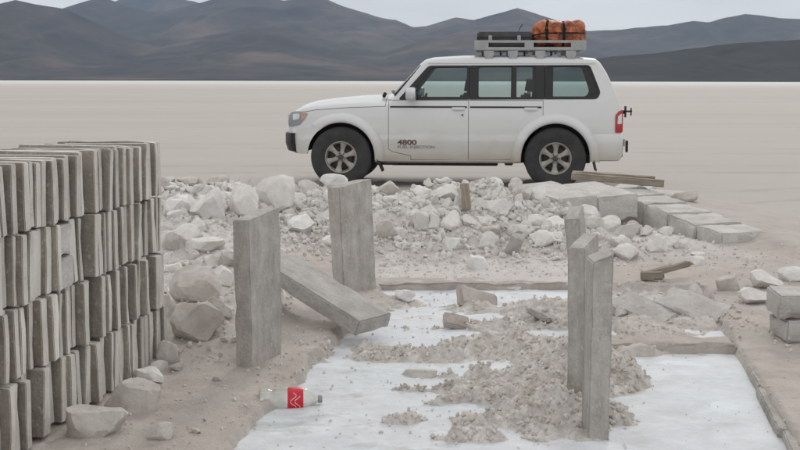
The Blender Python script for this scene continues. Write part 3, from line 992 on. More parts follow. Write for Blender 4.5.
def shard_mesh(seed):
    """flat broken piece of slab"""
    r = random.Random(seed)
    n = r.randint(5, 7)
    bm = bmesh.new()
    ring = []
    for k in range(n):
        a = 2 * math.pi * (k + r.uniform(-0.25, 0.25)) / n
        ring.append((math.cos(a) * r.uniform(0.36, 0.52), math.sin(a) * r.uniform(0.36, 0.52)))
    lo = [bm.verts.new((x, y, 0)) for x, y in ring]
    hi = [bm.verts.new((x * r.uniform(0.85, 1.0), y * r.uniform(0.85, 1.0), 1)) for x, y in ring]
    bm.faces.new(lo[::-1])
    bm.faces.new(hi)
    for k in range(n):
        bm.faces.new((lo[k], lo[(k + 1) % n], hi[(k + 1) % n], hi[k]))
    bmesh.ops.bevel(bm, geom=bm.edges[:], offset=0.05, segments=1, affect='EDGES', clamp_overlap=True)
    bmesh.ops.triangulate(bm, faces=bm.faces)
    bmesh.ops.subdivide_edges(bm, edges=bm.edges[:], cuts=1, use_grid_fill=True)
    for v in bm.verts:
        v.co += mnoise.noise_vector(v.co * 3 + Vector((seed, 0, 0))) * 0.035
    return bm_mesh(bm, 'shard', 0, deg=35)

ROCKS = [rock_mesh(s, 3, 11 + s % 6) for s in range(18)]
FLATS = [rock_mesh(40 + s, 3, 10, True) for s in range(8)]
SHARDS = [shard_mesh(60 + s) for s in range(6)]

rng = random.Random(77)
taken = list(taken_early)
def rock(u, v, w, h, label, mat='rock', flat=0, group=None, name='rock', tilt=None, deep=None, sink=0.22, rz=None):
    """w, h: size seen in photo pixels; stands on the built ground at photo pixel (u, v)"""
    x, y, z = on_ground(u, v)
    s = F_PX / (y * math.cos(PITCH) + (EYE - z) * math.sin(PITCH))
    W, Hh = w / s, h / s
    D = deep if deep else W * rng.uniform(0.75, 1.0)
    lib = (ROCKS, FLATS, SHARDS)[flat]
    o = link(name, rng.choice(lib), None)
    if not o.data.materials: o.data.materials.append(M['rock'])
    o.material_slots[0].link = 'OBJECT'
    o.material_slots[0].material = M[mat]
    o.location = (x, y + D * 0.35, z - Hh * sink)
    o.scale = (W * 1.04, D, Hh * (1 + sink))
    o.rotation_euler = (tilt[0], tilt[1], rng.uniform(-0.5, 0.5) if rz is None else rz) if tilt else (rng.gauss(0, 0.1), rng.gauss(0, 0.1), rng.uniform(-0.5, 0.5) if rz is None else rz)
    taken.append((x, y + D * 0.35, max(W, D) * 0.42))
    return tag(o, label, 'rock', group)

# rocks with a look of their own
HG = 'rocks of the rubble heap'
rock(273, 209, 38, 34, 'big squarish pale rock on the heap crest behind the first upright slab', 'rock', 0, HG)
rock(243, 217, 29, 33, 'tall rounded rock just left of the first upright slab top', 'rock', 0, HG)
rock(249, 186, 14, 13, 'small dark rock peeping between two big rocks on the crest', 'rock_brown', 0, HG)
rock(207, 222, 40, 34, 'broad smooth white rock high on the heap, left part', 'rock_white', 0, HG)
rock(186, 247, 30, 21, 'rounded pale rock resting over a dark hollow beside the wall', 'rock', 0, HG)
rock(203, 254, 40, 13, 'long flat rock lying below the rounded one near the wall', 'rock', 1, HG)
rock(169, 251, 15, 18, 'small block-like rock touching the far wall end', 'rock_brown', 0, HG)
rock(186, 185, 22, 6, 'thin flat dark rock on the heap skyline beside the wall', 'rock_brown', 1, HG)
rock(194, 304, 52, 36, 'large smooth brownish boulder between the wall and first upright slab', 'rock_brown', 0, HG)
rock(190, 343, 52, 38, 'large boulder at the lower left, under another boulder', 'rock_brown', 0, HG)
rock(224, 322, 22, 26, 'brownish rock half hidden by the first upright slab', 'rock_brown', 0, HG)
rock(167, 318, 17, 24, 'pale rock wedged between the boulders and the wall end', 'rock', 0, HG)
rock(166, 365, 22, 24, 'grey rock at the foot of the far wall end', 'rock_brown', 0, HG)
rock(218, 288, 26, 22, 'round pale rock behind the large smooth boulder', 'rock', 0, HG)
rock(385, 241, 25, 19, 'brownish round rock just right of the second upright slab', 'rock_brown', 0, HG)
rock(421, 230, 18, 18, 'pale upright rock, first of a row of four mid heap', 'rock', 0, HG)
rock(434, 233, 16, 20, 'narrow upright pale rock, second of a row of four mid heap', 'rock', 0, HG)
rock(453, 230, 28, 19, 'wide smooth pale rock, third of a row of four mid heap', 'rock', 0, HG)
rock(470, 227, 17, 12, 'small oval rock, last of a row of four mid heap', 'rock', 0, HG)
rock(442, 240, 10, 12, 'small white stone below the row of four rocks', 'rock_white', 0, HG)
rock(491, 250, 26, 18, 'plump oval rock low on the heap, right of middle', 'rock', 0, HG)
rock(509, 254, 17, 26, 'slab fragment tilted against the plump oval rock', 'block', 2, HG, tilt=(R(35), R(14)))
rock(523, 238, 27, 14, 'oval rock under another, left of the right-hand row of slabs', 'rock', 0, HG)
rock(538, 229, 28, 14, 'smooth oval rock atop two others left of the right-hand slabs', 'rock', 0, HG)
rock(543, 247, 28, 15, 'lowest oval rock of three left of the right-hand slabs', 'rock', 0, HG)
rock(499, 217, 26, 17, 'round pale rock in front of the broad flat block', 'rock_white', 0, HG)
rock(519, 212, 12, 10, 'little round stone at the foot of the broad flat block', 'rock_white', 0, HG)
rock(478, 269, 23, 12, 'flat white salt lump on the sand strip behind the pool', 'rock_white', 1, HG)
rock(517, 187, 16, 18, 'pale angular rock on the crest left of the rear wheel', 'rock_brown', 0, HG)
rock(538, 187, 28, 14, 'low white rock on the crest below the rear wheel', 'rock_white', 0, HG)
rock(336, 188, 28, 13, 'white rock on the crest hiding the foot of the front wheel', 'rock_white', 0, HG)
rock(452, 249, 20, 10, 'low white lump in salt dust, lower middle of the heap', 'rock_white', 1, HG)
rock(594, 229, 18, 13, 'pale rock just right of the farthest upright slab', 'rock', 0, HG)
rock(612, 231, 25, 14, 'tilted oblong rock below the first kerb block', 'rock', 1, HG, tilt=(R(8), R(-18)))
rock(624, 239, 34, 13, 'long pale rock lying across the pile below the kerb', 'rock', 1, HG)
rock(620, 248, 22, 11, 'flat rock under the long pale one below the kerb', 'rock', 1, HG)
rock(628, 260, 26, 15, 'oval pale rock at the bottom of the pile below the kerb', 'rock', 0, HG)
rock(657, 252, 25, 16, 'angular pale rock in front of the kerb middle', 'rock', 0, HG)
rock(634, 233, 16, 13, 'darker wedge-shaped rock against the second kerb block', 'rock_brown', 0, HG)
rock(638, 194, 15, 8, 'small white stone on the kerb behind the planks end', 'rock_white', 0, HG)
rock(686, 201, 26, 9, 'flat rock on the sand beyond the kerb, right of the planks', 'rock_brown', 1, HG)
RG = 'rocks on the right bank'
rock(732, 290, 28, 13, 'pointed flat wedge of rock on the right bank', 'rock_brown', 2, RG, tilt=(R(10), R(-14)))
rock(768, 288, 30, 18, 'pale angular rock behind the stacked pair of blocks', 'rock', 0, RG)
rock(792, 281, 26, 15, 'white rock at the right edge behind the stacked blocks', 'rock_white', 0, RG)
rock(759, 304, 32, 17, 'squat pale block of rock left of the stacked pair', 'rock', 0, RG)
PG = 'broken pieces in the pool'
rock(402, 302, 22, 11, 'small white block at the back left of the pool', 'rock_white', 0, PG)
rock(513, 294, 44, 9, 'long flat white slab piece by the back ledge', 'rock_white', 2, PG, tilt=(R(6), R(-6)), deep=0.3)
rock(326, 375, 30, 14, 'smooth rounded rock lying in brine near the dirt bank', 'rock', 0, PG)
rock(397, 415, 32, 10, 'low brownish lump in the brine, front middle', 'rock_brown', 0, PG)
rock(419, 380, 38, 8, 'flat brown crust piece right of the bottle', 'rock_brown', 1, PG)
rock(433, 413, 14, 11, 'little pointed dark stone at the edge of the dirty heap', 'rock_brown', 0, PG)
rock(396, 357, 13, 6, 'tiny dark stone at the left end of the dirty heap', 'rock_brown', 0, PG)
rock(331, 353, 9, 6, 'tiny dark stone in brine left of the fallen slab end', 'rock_brown', 0, PG)
rock(426, 324, 10, 7, 'tiny dark stone left of the three-cornered piece', 'rock_brown', 0, PG)
rock(706, 306, 20, 16, 'small slab piece leaning on the right side edging', 'rock_brown', 2, PG, tilt=(R(20), R(-28)), deep=0.3)
rock(622, 316, 12, 10, 'pale stone in the rubble corner behind the right-hand slabs', 'rock', 0, PG)
LG = 'rocks at the foot of the wall'
rock(124, 412, 50, 30, 'angular slab lump with a sloping top at the wall foot', 'rock_brown', 1, LG, tilt=(R(22), R(10)), deep=0.22)
rock(90, 438, 62, 24, 'long low slab lump at the wall foot, nearest camera', 'rock_brown', 1, LG)
rock(160, 441, 27, 17, 'dark brown clod on bare dirt in front of the wall', 'rock_brown', 0, LG)
rock(146, 385, 30, 15, 'pale flat rock at the wall foot behind the angular lump', 'rock', 1, LG)
rock(157, 372, 20, 10, 'pale low rock next to the far wall end', 'rock', 0, LG)
rock(176, 372, 14, 9, 'small brown stone right of the far wall end', 'rock_brown', 0, LG)
rock(152, 397, 14, 9, 'little stone beside the angular slab lump', 'rock', 0, LG)
rock(195, 434, 10, 5, 'tiny dark pebble alone on the bare dirt', 'rock_brown', 0, LG)
rock(217, 383, 9, 5, 'tiny dark pebble left of the first upright slab foot', 'rock_brown', 0, LG)

# the rest of the heap: described by size, colour, shape and nearest landmark
def describe(x, y, w, fl, mt):
    u = 400 + x / y * F_PX
    size = 'tiny' if w < 0.10 else 'small' if w < 0.15 else 'middling' if w < 0.21 else 'large'
    colour = 'white' if mt == M['rock_white'] else 'brownish' if mt == M['rock_brown'] else 'pale'
    shape = 'flat' if fl else 'angular'
    if y > 10.4 and u < 560:
        h = 'high on' if y > 11.9 else 'halfway up' if y > 11.2 else 'low on'
        zone = ('beside the wall end' if u < 195 else 'left of first upright slab' if u < 240 else 'between first two upright slabs' if u < 300 else 'by second upright slab'
                if u < 385 else 'below the front door' if u < 425 else 'below the car middle' if u < 470 else 'below the rear door' if u < 515 else 'near the broad flat block')
        return f'{size} {colour} {shape} rock {h} the heap {zone}'
    if u < 300:
        zone = 'close to wall' if u < 185 else 'near first slab' if u < 250 else 'near fallen slab'
        far = 'at the back' if y > 9.3 else 'in the middle' if y > 8.2 else 'at the front'
        return f'{size} {colour} {shape} rock {far} of low rubble {zone}'
    return f'{size} {colour} {shape} rock below the kerb, ' + ('nearer its high end' if y > 11.3 else 'nearer its low end')

# the rest of the heap
def scatter(n, region, sizes, label, group, mats, flat_p=0.25, name='rock', tries=60):
    made = 0
    for _ in range(n * tries):
        if made >= n: break
        x, y = region()
        if x is None: continue
        w = sizes[0] + (sizes[1] - sizes[0]) * rng.random() ** 1.7
        if any((x - a) ** 2 + (y - b) ** 2 < (c * 0.8 + w * 0.27) ** 2 for a, b, c in taken): continue
        z = H(x, y)
        fl = rng.random() < flat_p
        o = link(name, rng.choice(FLATS if fl else ROCKS), None)
        if not o.data.materials: o.data.materials.append(M['rock'])
        o.material_slots[0].link = 'OBJECT'
        o.material_slots[0].material = M[rng.choice(mats)]
        hgt = w * (rng.uniform(0.3, 0.45) if fl else rng.uniform(0.55, 0.85))
        o.scale = (w, w * rng.uniform(0.7, 1.05), hgt)
        o.location = (x, y, z - hgt * rng.uniform(0.25, 0.5))
        o.rotation_euler = (rng.gauss(0, 0.22), rng.gauss(0, 0.22), rng.uniform(0, 6.28))
        tag(o, label(x, y, w, fl, o.material_slots[0].material) if callable(label) else label, 'rock', group)
        taken.append((x, y, w * 0.42))
        made += 1

taken.append((*on_ground(466, 206)[:2], 0.12))
scatter(200, lambda: (rng.uniform(-2.3, 1.75), rng.uniform(10.6, 12.5)), (0.07, 0.30), describe, 'look-alike rocks of the heap', ['rock', 'rock', 'rock', 'rock_white', 'rock_white', 'rock_brown'])
scatter(60, lambda: (rng.uniform(-2.0, -0.75), rng.uniform(7.4, 10.4)), (0.06, 0.24), describe, 'look-alike rocks of the low rubble', ['rock', 'rock_brown'])
scatter(24, lambda: (rng.uniform(1.5, 2.6), rng.uniform(10.2, 12.4)), (0.06, 0.18), describe, 'look-alike rocks below the kerb', ['rock', 'rock_white'])

# ------------------------------------------------------------------ uncountable chips
def chips(name, n, region, s0, s1, mat, seed, label, float_on=False):
    r = random.Random(seed)
    base = []
    for k in range(10):
        b = bmesh.new()
        bmesh.ops.create_icosphere(b, subdivisions=2 if s1 > 0.15 else 1, radius=0.5)
        rr = random.Random(k + seed)
        for v in b.verts:
            v.co *= rr.uniform(0.65, 1.15) if s1 <= 0.15 else 1.0
        if s1 > 0.15:            # bigger stones: broken flat faces
            pl = [(Vector((rr.gauss(0, 1), rr.gauss(0, 1), rr.gauss(0, 1))).normalized(), rr.uniform(0.24, 0.40)) for _ in range(9)]
            for v in b.verts:
                for n_, d_ in pl:
                    e_ = v.co.dot(n_) - d_
                    if e_ > 0: v.co -= n_ * e_
        b.faces.ensure_lookup_table()
        b.verts.index_update()
        base.append((np.array([v.co[:] for v in b.verts]), np.array([[v.index for v in f.verts] for f in b.faces])))
        b.free()
    P = []
    while len(P) < n:
        p = region(r)
        if p is not None: P.append(p)
    P = np.array(P)
    Z, S, G_, F_ = terrain(P[:, 0], P[:, 1])
    VV, FF, off = [], [], 0
    for i in range(n):
        v, f = base[r.randrange(10)]
        s = s0 + (s1 - s0) * r.random() ** 3
        if Z[i] < WATER - 0.004:
            if not float_on: continue
            Z[i] = WATER
        m = np.array(Euler((r.uniform(0, 6), r.uniform(0, 6), r.uniform(0, 6))).to_matrix())
        w = (v * np.array([1, r.uniform(0.6, 1), r.uniform(0.4, 0.8)])) @ m.T * s + np.array([P[i, 0], P[i, 1], Z[i] + s * 0.18])
        VV.append(w)
        FF.append(f + off)
        off += len(v)
    me = mesh_of(name, np.concatenate(VV).tolist(), np.concatenate(FF).tolist())
    return tag(link(name, me, mat), label, 'debris', None, 'stuff')

chips('heap_stones', 620, lambda r: (r.uniform(-2.3, 1.6), r.triangular(10.3, 12.4, 11.6)), 0.05, 0.17, M['chip'], 21, 'countless smaller stones filling the rubble heap')
chips('salt_debris', 8500, lambda r: (r.uniform(-2.6, 1.8), r.triangular(10.0, 12.8, 11.2)), 0.012, 0.085, M['chip'], 1, 'loose broken salt covering the rubble heap')
chips('salt_debris', 1500, lambda r: (r.uniform(-2.2, -0.7), r.uniform(6.4, 10.2)), 0.008, 0.06, M['gravel'], 2, 'loose dusty chips between wall and posts')
chips('salt_gravel', 6500, lambda r: (lambda h: (h[0] + r.gauss(0, h[2] * 0.75), h[1] + r.gauss(0, h[3] * 0.75)))(r.choice(HUMPS[:9] + HUMPS[:17])), 0.006, 0.04, M['gravel'], 3, 'dirty salt gravel heaped in the pool')
chips('salt_gravel', 900, lambda r: (r.uniform(1.2, 2.2), r.uniform(7.3, 9.2)), 0.006, 0.04, M['gravel'], 4, 'gravel in the rubble corner of the pool')
chips('loose_pebbles', 900, lambda r: (r.uniform(-1.3, -0.4), r.uniform(4.3, 7.5)), 0.004, 0.022, M['gravel'], 5, 'pebbles strewn over the dirt left of the pool')
chips('loose_pebbles', 1500, lambda r: (r.uniform(1.7, 4.2), r.uniform(4.8, 11)), 0.005, 0.035, M['gravel'], 6, 'pebbles strewn over the right bank')
chips('salt_debris', 900, lambda r: (r.uniform(1.2, 3.0), r.uniform(10.0, 12.8)), 0.01, 0.06, M['chip'], 7, 'loose salt chips below the block kerb')
chips('salt_debris', 900, lambda r: (r.uniform(-0.4, 1.6), r.uniform(9.45, 10.4)), 0.006, 0.03, M['chip'], 8, 'salt crumbs on the sand strip behind the pool')
chips('salt_crumbs', 1100, lambda r: (r.uniform(-0.8, 1.0), r.uniform(4.4, 9.2)), 0.004, 0.030, M['crumb'], 9, 'white salt crumbs lying on the brine crust', True)
chips('salt_crumbs', 150, lambda r: (r.uniform(0.9, 1.8), r.uniform(4.6, 7.0)), 0.003, 0.016, M['crumb'], 10, 'fine salt crumbs on the right-hand brine pool', True)

# ------------------------------------------------------------------ the car
CAR_X, CAR_Y, YAW = 0.67, 18.20, -4.0
def cp(u, v, y=-0.88):
    """photo pixel -> car-local (x, z) on the plane y of the near side"""
    s = 72.4 * 17.29 / (CAR_Y + y)
    return (u - 400) / s - CAR_X, EYE + (80 - v) / s

def table(x, pts):
    return float(np.interp(x, [p[0] for p in pts], [p[1] for p in pts]))

WIDTH = [(0.28, .78), (.36, .845), (.45, .872), (.66, .892), (.70, .892), (.715, .882), (.82, .886), (.98, .882), (1.08, .866), (1.215, .838), (1.30, .812), (1.80, .668), (2.2, .56)]
TOP = [(-2.24, 1.00), (-2.17, 1.09), (-2.05, 1.155), (-1.9, 1.20), (-1.6, 1.24), (-1.2, 1.274), (-.88, 1.285), (-.80, 1.315), (-.40, 1.735), (-.34, 1.785), (-.22, 1.815),
       (.2, 1.84), (1.0, 1.845), (1.7, 1.835), (2.03, 1.805), (2.09, 1.765), (2.18, 1.62), (2.27, 1.43), (2.34, 1.26), (2.385, 1.10)]
CROWN = [(-2.24, .05), (-1.9, .085), (-1.2, .115), (-.88, .145), (-.74, .10), (-.34, .04), (2.05, .03), (2.4, .02)]
def half(x, z):
    w = table(z, WIDTH)
    if x < -1.62: w *= 1 - 0.17 * min(1.2, (-1.62 - x) / 0.62) ** 2.4
    if x > 2.02: w *= 1 - 0.07 * ((x - 2.02) / 0.38) ** 2
    return w
def sill(x):
    return table(x, [(-2.3, .52), (-1.9, .50), (-1.0, .345), (1.0, .345), (1.9, .46), (2.4, .52)])

def section(x, inset=0.0, zb=None):
    zc = table(x + (0.05 if (inset and x > 1.9) else 0), TOP) - inset
    ze = zc - table(x, CROWN)
    zb = sill(x) if zb is None else zb
    r = 0.055
    def w(z): return max(0.05, half(x, z + inset) - inset)
    p = [(0.0, zb), (w(zb + .05) * 0.55, zb), (w(zb + .05) - 0.05, zb)]
    for k in range(33):
        z = zb + 0.025 + (ze - r - zb - 0.025) * k / 32
        p.append((w(z), z))
    a, b = (w(ze - r), ze - r), (w(ze) - 0.004, ze + 0.004)
    wt = w(ze) - r * 1.5
    c = (wt, zc - (zc - ze) * (wt / w(ze)) ** 2.4)
    for k in range(1, 6):
        t = k / 5
        p.append(tuple((1 - t) ** 2 * a[i] + 2 * t * (1 - t) * b[i] + t * t * c[i] for i in (0, 1)))
    for k in range(1, 9):
        y = wt * (1 - k / 8)
        p.append((y, zc - (zc - ze) * (y / w(ze)) ** 2.4))
    return p

def loft(name, xs, inset=0.0, zb=None):
    V, Fc = [], []
    ring = None
    for x in xs:
        h = section(x, inset, zb)
        full = [(y, z) for y, z in h] + [(-y, z) for y, z in h[-2:0:-1]]
        ring = len(full)
        V += [(x, y, z) for y, z in full]
    for i in range(len(xs) - 1):
        for k in range(ring):
            a, b = i * ring + k, i * ring + (k + 1) % ring
            Fc.append((a, b, b + ring, a + ring))
    Fc.append(tuple(range(ring))[::-1])
    Fc.append(tuple(range((len(xs) - 1) * ring, len(xs) * ring)))
    me = mesh_of(name, V, Fc)
    bm = bmesh.new()
    bm.from_mesh(me)
    bmesh.ops.recalc_face_normals(bm, faces=bm.faces)
    bm.to_mesh(me)
    bm.free()
    return me

def prism_y(poly, y0, y1):
    n = len(poly)
    V = [(x, y0, z) for x, z in poly] + [(x, y1, z) for x, z in poly]
    Fc = [tuple(range(n)), tuple(range(n, 2 * n))[::-1]] + [(k, k + n, (k + 1) % n + n, (k + 1) % n) for k in range(n)]
    me = mesh_of('prism', V, Fc)
    bm = bmesh.new()
    bm.from_mesh(me)
    bmesh.ops.recalc_face_normals(bm, faces=bm.faces)
    bm.to_mesh(me)
    bm.free()
    return me

def boolean(me_a, me_b, op, mat_b=None, own=False):
    if mat_b is not None and len(me_b.materials) == 0: me_b.materials.append(mat_b)
    a, b = bpy.data.objects.new('a', me_a), bpy.data.objects.new('b', me_b)
    COL.objects.link(a)
    COL.objects.link(b)
    md = a.modifiers.new('b', 'BOOLEAN')
    md.operation, md.object, md.solver = op, b, 'EXACT'
    md.use_self = own
    md.use_hole_tolerant = own
    try: md.material_mode = 'TRANSFER'
    except Exception: pass
    dg = bpy.context.evaluated_depsgraph_get()
    out = bpy.data.meshes.new_from_object(a.evaluated_get(dg))
    bpy.data.objects.remove(a)
    bpy.data.objects.remove(b)
    return out

def inset_poly(poly, d):
    """shrink a counter-clockwise or clockwise (x, z) outline by d"""
    n = len(poly)
    area = sum(poly[i][0] * poly[(i + 1) % n][1] - poly[(i + 1) % n][0] * poly[i][1] for i in range(n))
    sg = 1 if area > 0 else -1
    out = []
    for i in range(n):
        p, q, r = Vector(poly[i - 1]), Vector(poly[i]), Vector(poly[(i + 1) % n])
        e1, e2 = (q - p).normalized(), (r - q).normalized()
        n1, n2 = Vector((-e1.y, e1.x)) * sg, Vector((-e2.y, e2.x)) * sg
        b = n1 + n2
        b = b / max(0.3, b.length_squared) * 2
        out.append((q.x + b.x * d, q.y + b.y * d))
    return out

def rounded(poly, r, n=4):
    out = []
    for i in range(len(poly)):
        p, q, s = Vector(poly[i - 1]), Vector(poly[i]), Vector(poly[(i + 1) % len(poly)])
        rr = min(r, (p - q).length * 0.45, (s - q).length * 0.45)
        a, b = q + (p - q).normalized() * rr, q + (s - q).normalized() * rr
        for k in range(n + 1):
            t = k / n
            v = a * (1 - t) ** 2 + q * 2 * t * (1 - t) + b * t * t
            out.append((v.x, v.y))
    return out

def skin(name, outer, holes, off, thick, mat, parent, side=-1, grid=0.06):
    """panel lying on the body side: outline in (x, z), pressed onto the bodywork, off metres proud"""
    bm = bmesh.new()
    for lp in [outer] + list(holes):
        vs = [bm.verts.new((x, 0, z)) for x, z in lp]
        for i in range(len(vs)): bm.edges.new((vs[i], vs[(i + 1) % len(vs)]))
    bmesh.ops.triangle_fill(bm, use_beauty=True, use_dissolve=False, edges=bm.edges[:])
    xs = [v.co.x for v in bm.verts]
    zs = [v.co.z for v in bm.verts]
    for ax, lo, hi in ((0, min(xs), max(xs)), (2, min(zs), max(zs))):
        k = lo + grid
        while k < hi - 0.01:
            p, n = [0, 0, 0], [0, 0, 0]
            p[ax], n[ax] = k, 1
            bmesh.ops.bisect_plane(bm, geom=bm.verts[:] + bm.edges[:] + bm.faces[:], plane_co=p, plane_no=n)
            k += grid
    if thick > 0:
        bound = [e for e in bm.edges if len(e.link_faces) == 1]
        front = {v: None for v in bm.verts}
        faces = bm.faces[:]
        for v in list(front): front[v] = bm.verts.new(v.co)
        for f in faces: bm.faces.new([front[v] for v in f.verts][::-1])
        for e in bound: bm.faces.new((e.verts[0], e.verts[1], front[e.verts[1]], front[e.verts[0]]))
        for a, b in front.items():
            w = half(a.co.x, a.co.z)
            a.co.y = side * (w + off)
            b.co.y = side * (w + off - thick)
    else:
        for v in bm.verts: v.co.y = side * (half(v.co.x, v.co.z) + off)
    return link(name, bm_mesh(bm, name, 0, deg=40), mat, parent)

car = tag(empty('off_road_car', (CAR_X + 0.048, CAR_Y, 0.0), R(YAW)), 'white off-road estate car with a loaded roof rack parked on the salt flat', 'car')

xs = sorted(set([round(v, 4) for v in list(np.linspace(-2.24, -2.0, 9)) + list(np.linspace(-2.0, -0.9, 20)) + list(np.linspace(-0.88, -0.2, 22)) + list(np.linspace(-0.2, 2.0, 26)) + list(np.linspace(2.0, 2.385, 16))]))
shell = loft('body', xs)
shell.materials.append(M['paint'])
void = loft('void', [x for x in xs if -0.76 < x < 2.30], 0.045, 0.50)
shell = boolean(shell, void, 'DIFFERENCE', M['interior'])
DLO = rounded([cp(u, v, -.76) for u, v in ((398.2, 99.6), (428.2, 65.6), (588, 64.8), (598.5, 92), (595, 98.4), (420, 99.6))], 0.05)
shell = boolean(shell, prism_y(inset_poly(DLO, 0.012), -1.3, 1.3), 'DIFFERENCE', M['black'])
# screen openings
ws = Vector((-0.60, 0, 1.515))
wdir = Vector((0.40, 0, 0.44)).normalized()
wnorm = Vector((-wdir.z, 0, wdir.x))
def screen_poly(h, wb, wt, n0, n1):
    V = []
    for n in (n0, n1):
        for a, w in ((-h, wb), (h, wt)):
            for s in (-1, 1):
                V.append(ws + wdir * a + Vector((0, s * w, 0)) + wnorm * n)
    return mesh_of('screen', V, [(0, 1, 3, 2), (4, 6, 7, 5), (0, 4, 5, 1), (2, 3, 7, 6), (0, 2, 6, 4), (1, 5, 7, 3)])
def fixn(me):
    bm = bmesh.new(); bm.from_mesh(me); bmesh.ops.recalc_face_normals(bm, faces=bm.faces); bm.to_mesh(me); bm.free(); return me
shell = boolean(shell, fixn(screen_poly(0.266, 0.805, 0.662, -0.20, 0.25)), 'DIFFERENCE', M['black'])
bm = bmesh.new()
bm_box(bm, (2.25, 0, 1.43), (0.5, 1.12, 0.36))
rw = bpy.data.meshes.new('rw'); bm.to_mesh(rw); bm.free()
shell = boolean(shell, rw, 'DIFFERENCE', M['black'])
# wheel houses
AX = 1.485
for sx in (-1, 1):
    for sy in (-1, 1):
        bm = bmesh.new()
        bmesh.ops.create_cone(bm, cap_ends=True, segments=56, radius1=0.475, radius2=0.475, depth=0.6, matrix=Matrix.Translation((sx * AX, sy * 0.82, 0.43)) @ Matrix.Rotation(math.pi / 2, 4, 'X'))
        cyl = bpy.data.meshes.new('c'); bm.to_mesh(cyl); bm.free()
        shell = boolean(shell, cyl, 'DIFFERENCE', M['black'])
# doors and bonnet cut free of the shell
arch = [(AX + 0.505 * math.cos(R(a)), 0.43 + 0.505 * math.sin(R(a))) for a in (183.5, 174, 165, 155, 144, 133, 122)]
zt = 1.212
FD = [cp(389, 101), cp(389, 149), cp(393, 151.5), cp(411.5, 155.5), cp(411.5, 159.6), cp(469.1, 159.6), (cp(469.1, 0)[0], zt), (cp(389, 0)[0], zt)][1:]
RD = [(cp(469.1, 0)[0], zt), cp(469.1, 159.6)] + arch + [(cp(543, 0)[0], arch[-1][1] + 0.02), (cp(543, 0)[0], zt)]
BN = [(-2.0, 1.045), (-1.83, 1.075), (-1.4, 1.105), (-0.865, 1.125), (-0.865, 1.5), (-2.4, 1.5), (-2.4, 1.045)]
doors = {}
def cut_panel(src, poly, y0, y1, gap, op):
    """boolean with a prism; nudged a hair when the solver trips on a degenerate crossing"""
    for k in range(8):
        j = 0.0007 * k
        pr = prism_y([(x + j, z + j * 0.6) for x, z in inset_poly(poly, gap)], y0 - 0.013 * k, y1 + 0.011 * k)
        out = boolean(src.copy(), pr, op, M['black'], k > 0)
        n = len(out.polygons)
        if (op == 'INTERSECT' and n > 150) or (op == 'DIFFERENCE' and n > len(src.polygons) * 0.6): return out
    return out
whole = shell
for sy in (-1, 1):
    for poly, key in ((FD, 'front'), (RD, 'rear')):
        y0, y1 = (-1.3, -0.55) if sy < 0 else (0.55, 1.3)
        doors[key, sy] = cut_panel(whole, poly, y0, y1, 0.003, 'INTERSECT')
    shell = cut_panel(shell, FD[:4] + RD[2:] + [FD[-1]], y0, y1, -0.003, 'DIFFERENCE')
bonnet = cut_panel(whole, BN, -1.2, 1.2, 0.004, 'INTERSECT')
shell = cut_panel(shell, BN, -1.2, 1.2, -0.003, 'DIFFERENCE')
link('body', sharp(shell, 28), None, car)
link('bonnet', sharp(bonnet, 28), None, car)

# side glass outlines
G_FRONT = rounded([cp(u, v, -.76) for u, v in ((407.5, 98), (431.5, 67.3), (466.5, 66.8), (466.5, 98))], 0.03)
G_REAR = rounded([cp(u, v, -.76) for u, v in ((477.5, 98), (477.5, 66.6), (535, 66.2), (535, 98))], 0.025)
G_QUART = rounded([cp(u, v, -.76) for u, v in ((546.5, 97.3), (546.5, 66.2), (587, 66.2), (596.3, 91.5), (593, 97.2))], 0.04)
xb, xc_, xa = cp(469.1, 0, -.76)[0], cp(543.5, 0, -.76)[0], None
def clip_dlo(x0, x1):
    """the part of the window band between two upright lines"""
    pr = [(x0, 0.0), (x1, 0.0), (x1, 3.0), (x0, 3.0)]
    bmx = bmesh.new()
    vs = [bmx.verts.new((x, 0, z)) for x, z in DLO]
    bmx.faces.new(vs)
    for p, n in ((x0, (-1, 0, 0)), (x1, (1, 0, 0))):
        bmesh.ops.bisect_plane(bmx, geom=bmx.verts[:] + bmx.edges[:] + bmx.faces[:], plane_co=(p, 0, 0), plane_no=n, clear_outer=True)
    bmx.faces.ensure_lookup_table()
    out = [(v.co.x, v.co.z) for v in bmx.faces[0].verts]
    bmx.free()
    return out

def lettering(txt, size, x, z, mat, parent, bold=0.0, sx=1.0):
    cu = bpy.data.curves.new('t', 'FONT')
    cu.body = txt
    cu.size = size
    cu.extrude = 0.0015
    cu.offset = bold
    t = bpy.data.objects.new('t', cu)
    COL.objects.link(t)
    me = bpy.data.meshes.new_from_object(t.evaluated_get(bpy.context.evaluated_depsgraph_get()))
    bpy.data.objects.remove(t)
    for v in me.vertices:
        X, Z = x + v.co.x * sx, z + v.co.y
        v.co = (X, -(half(X, Z) + 0.003 + v.co.z), Z)
    return link('lettering', me, mat, parent)

def slab_on_side(name, x0, x1, z0, z1, off, thick, mat, parent, side):
    return skin(name, [(x0, z0), (x1, z0), (x1, z1), (x0, z1)], [], off, thick, mat, parent, side, 0.3)

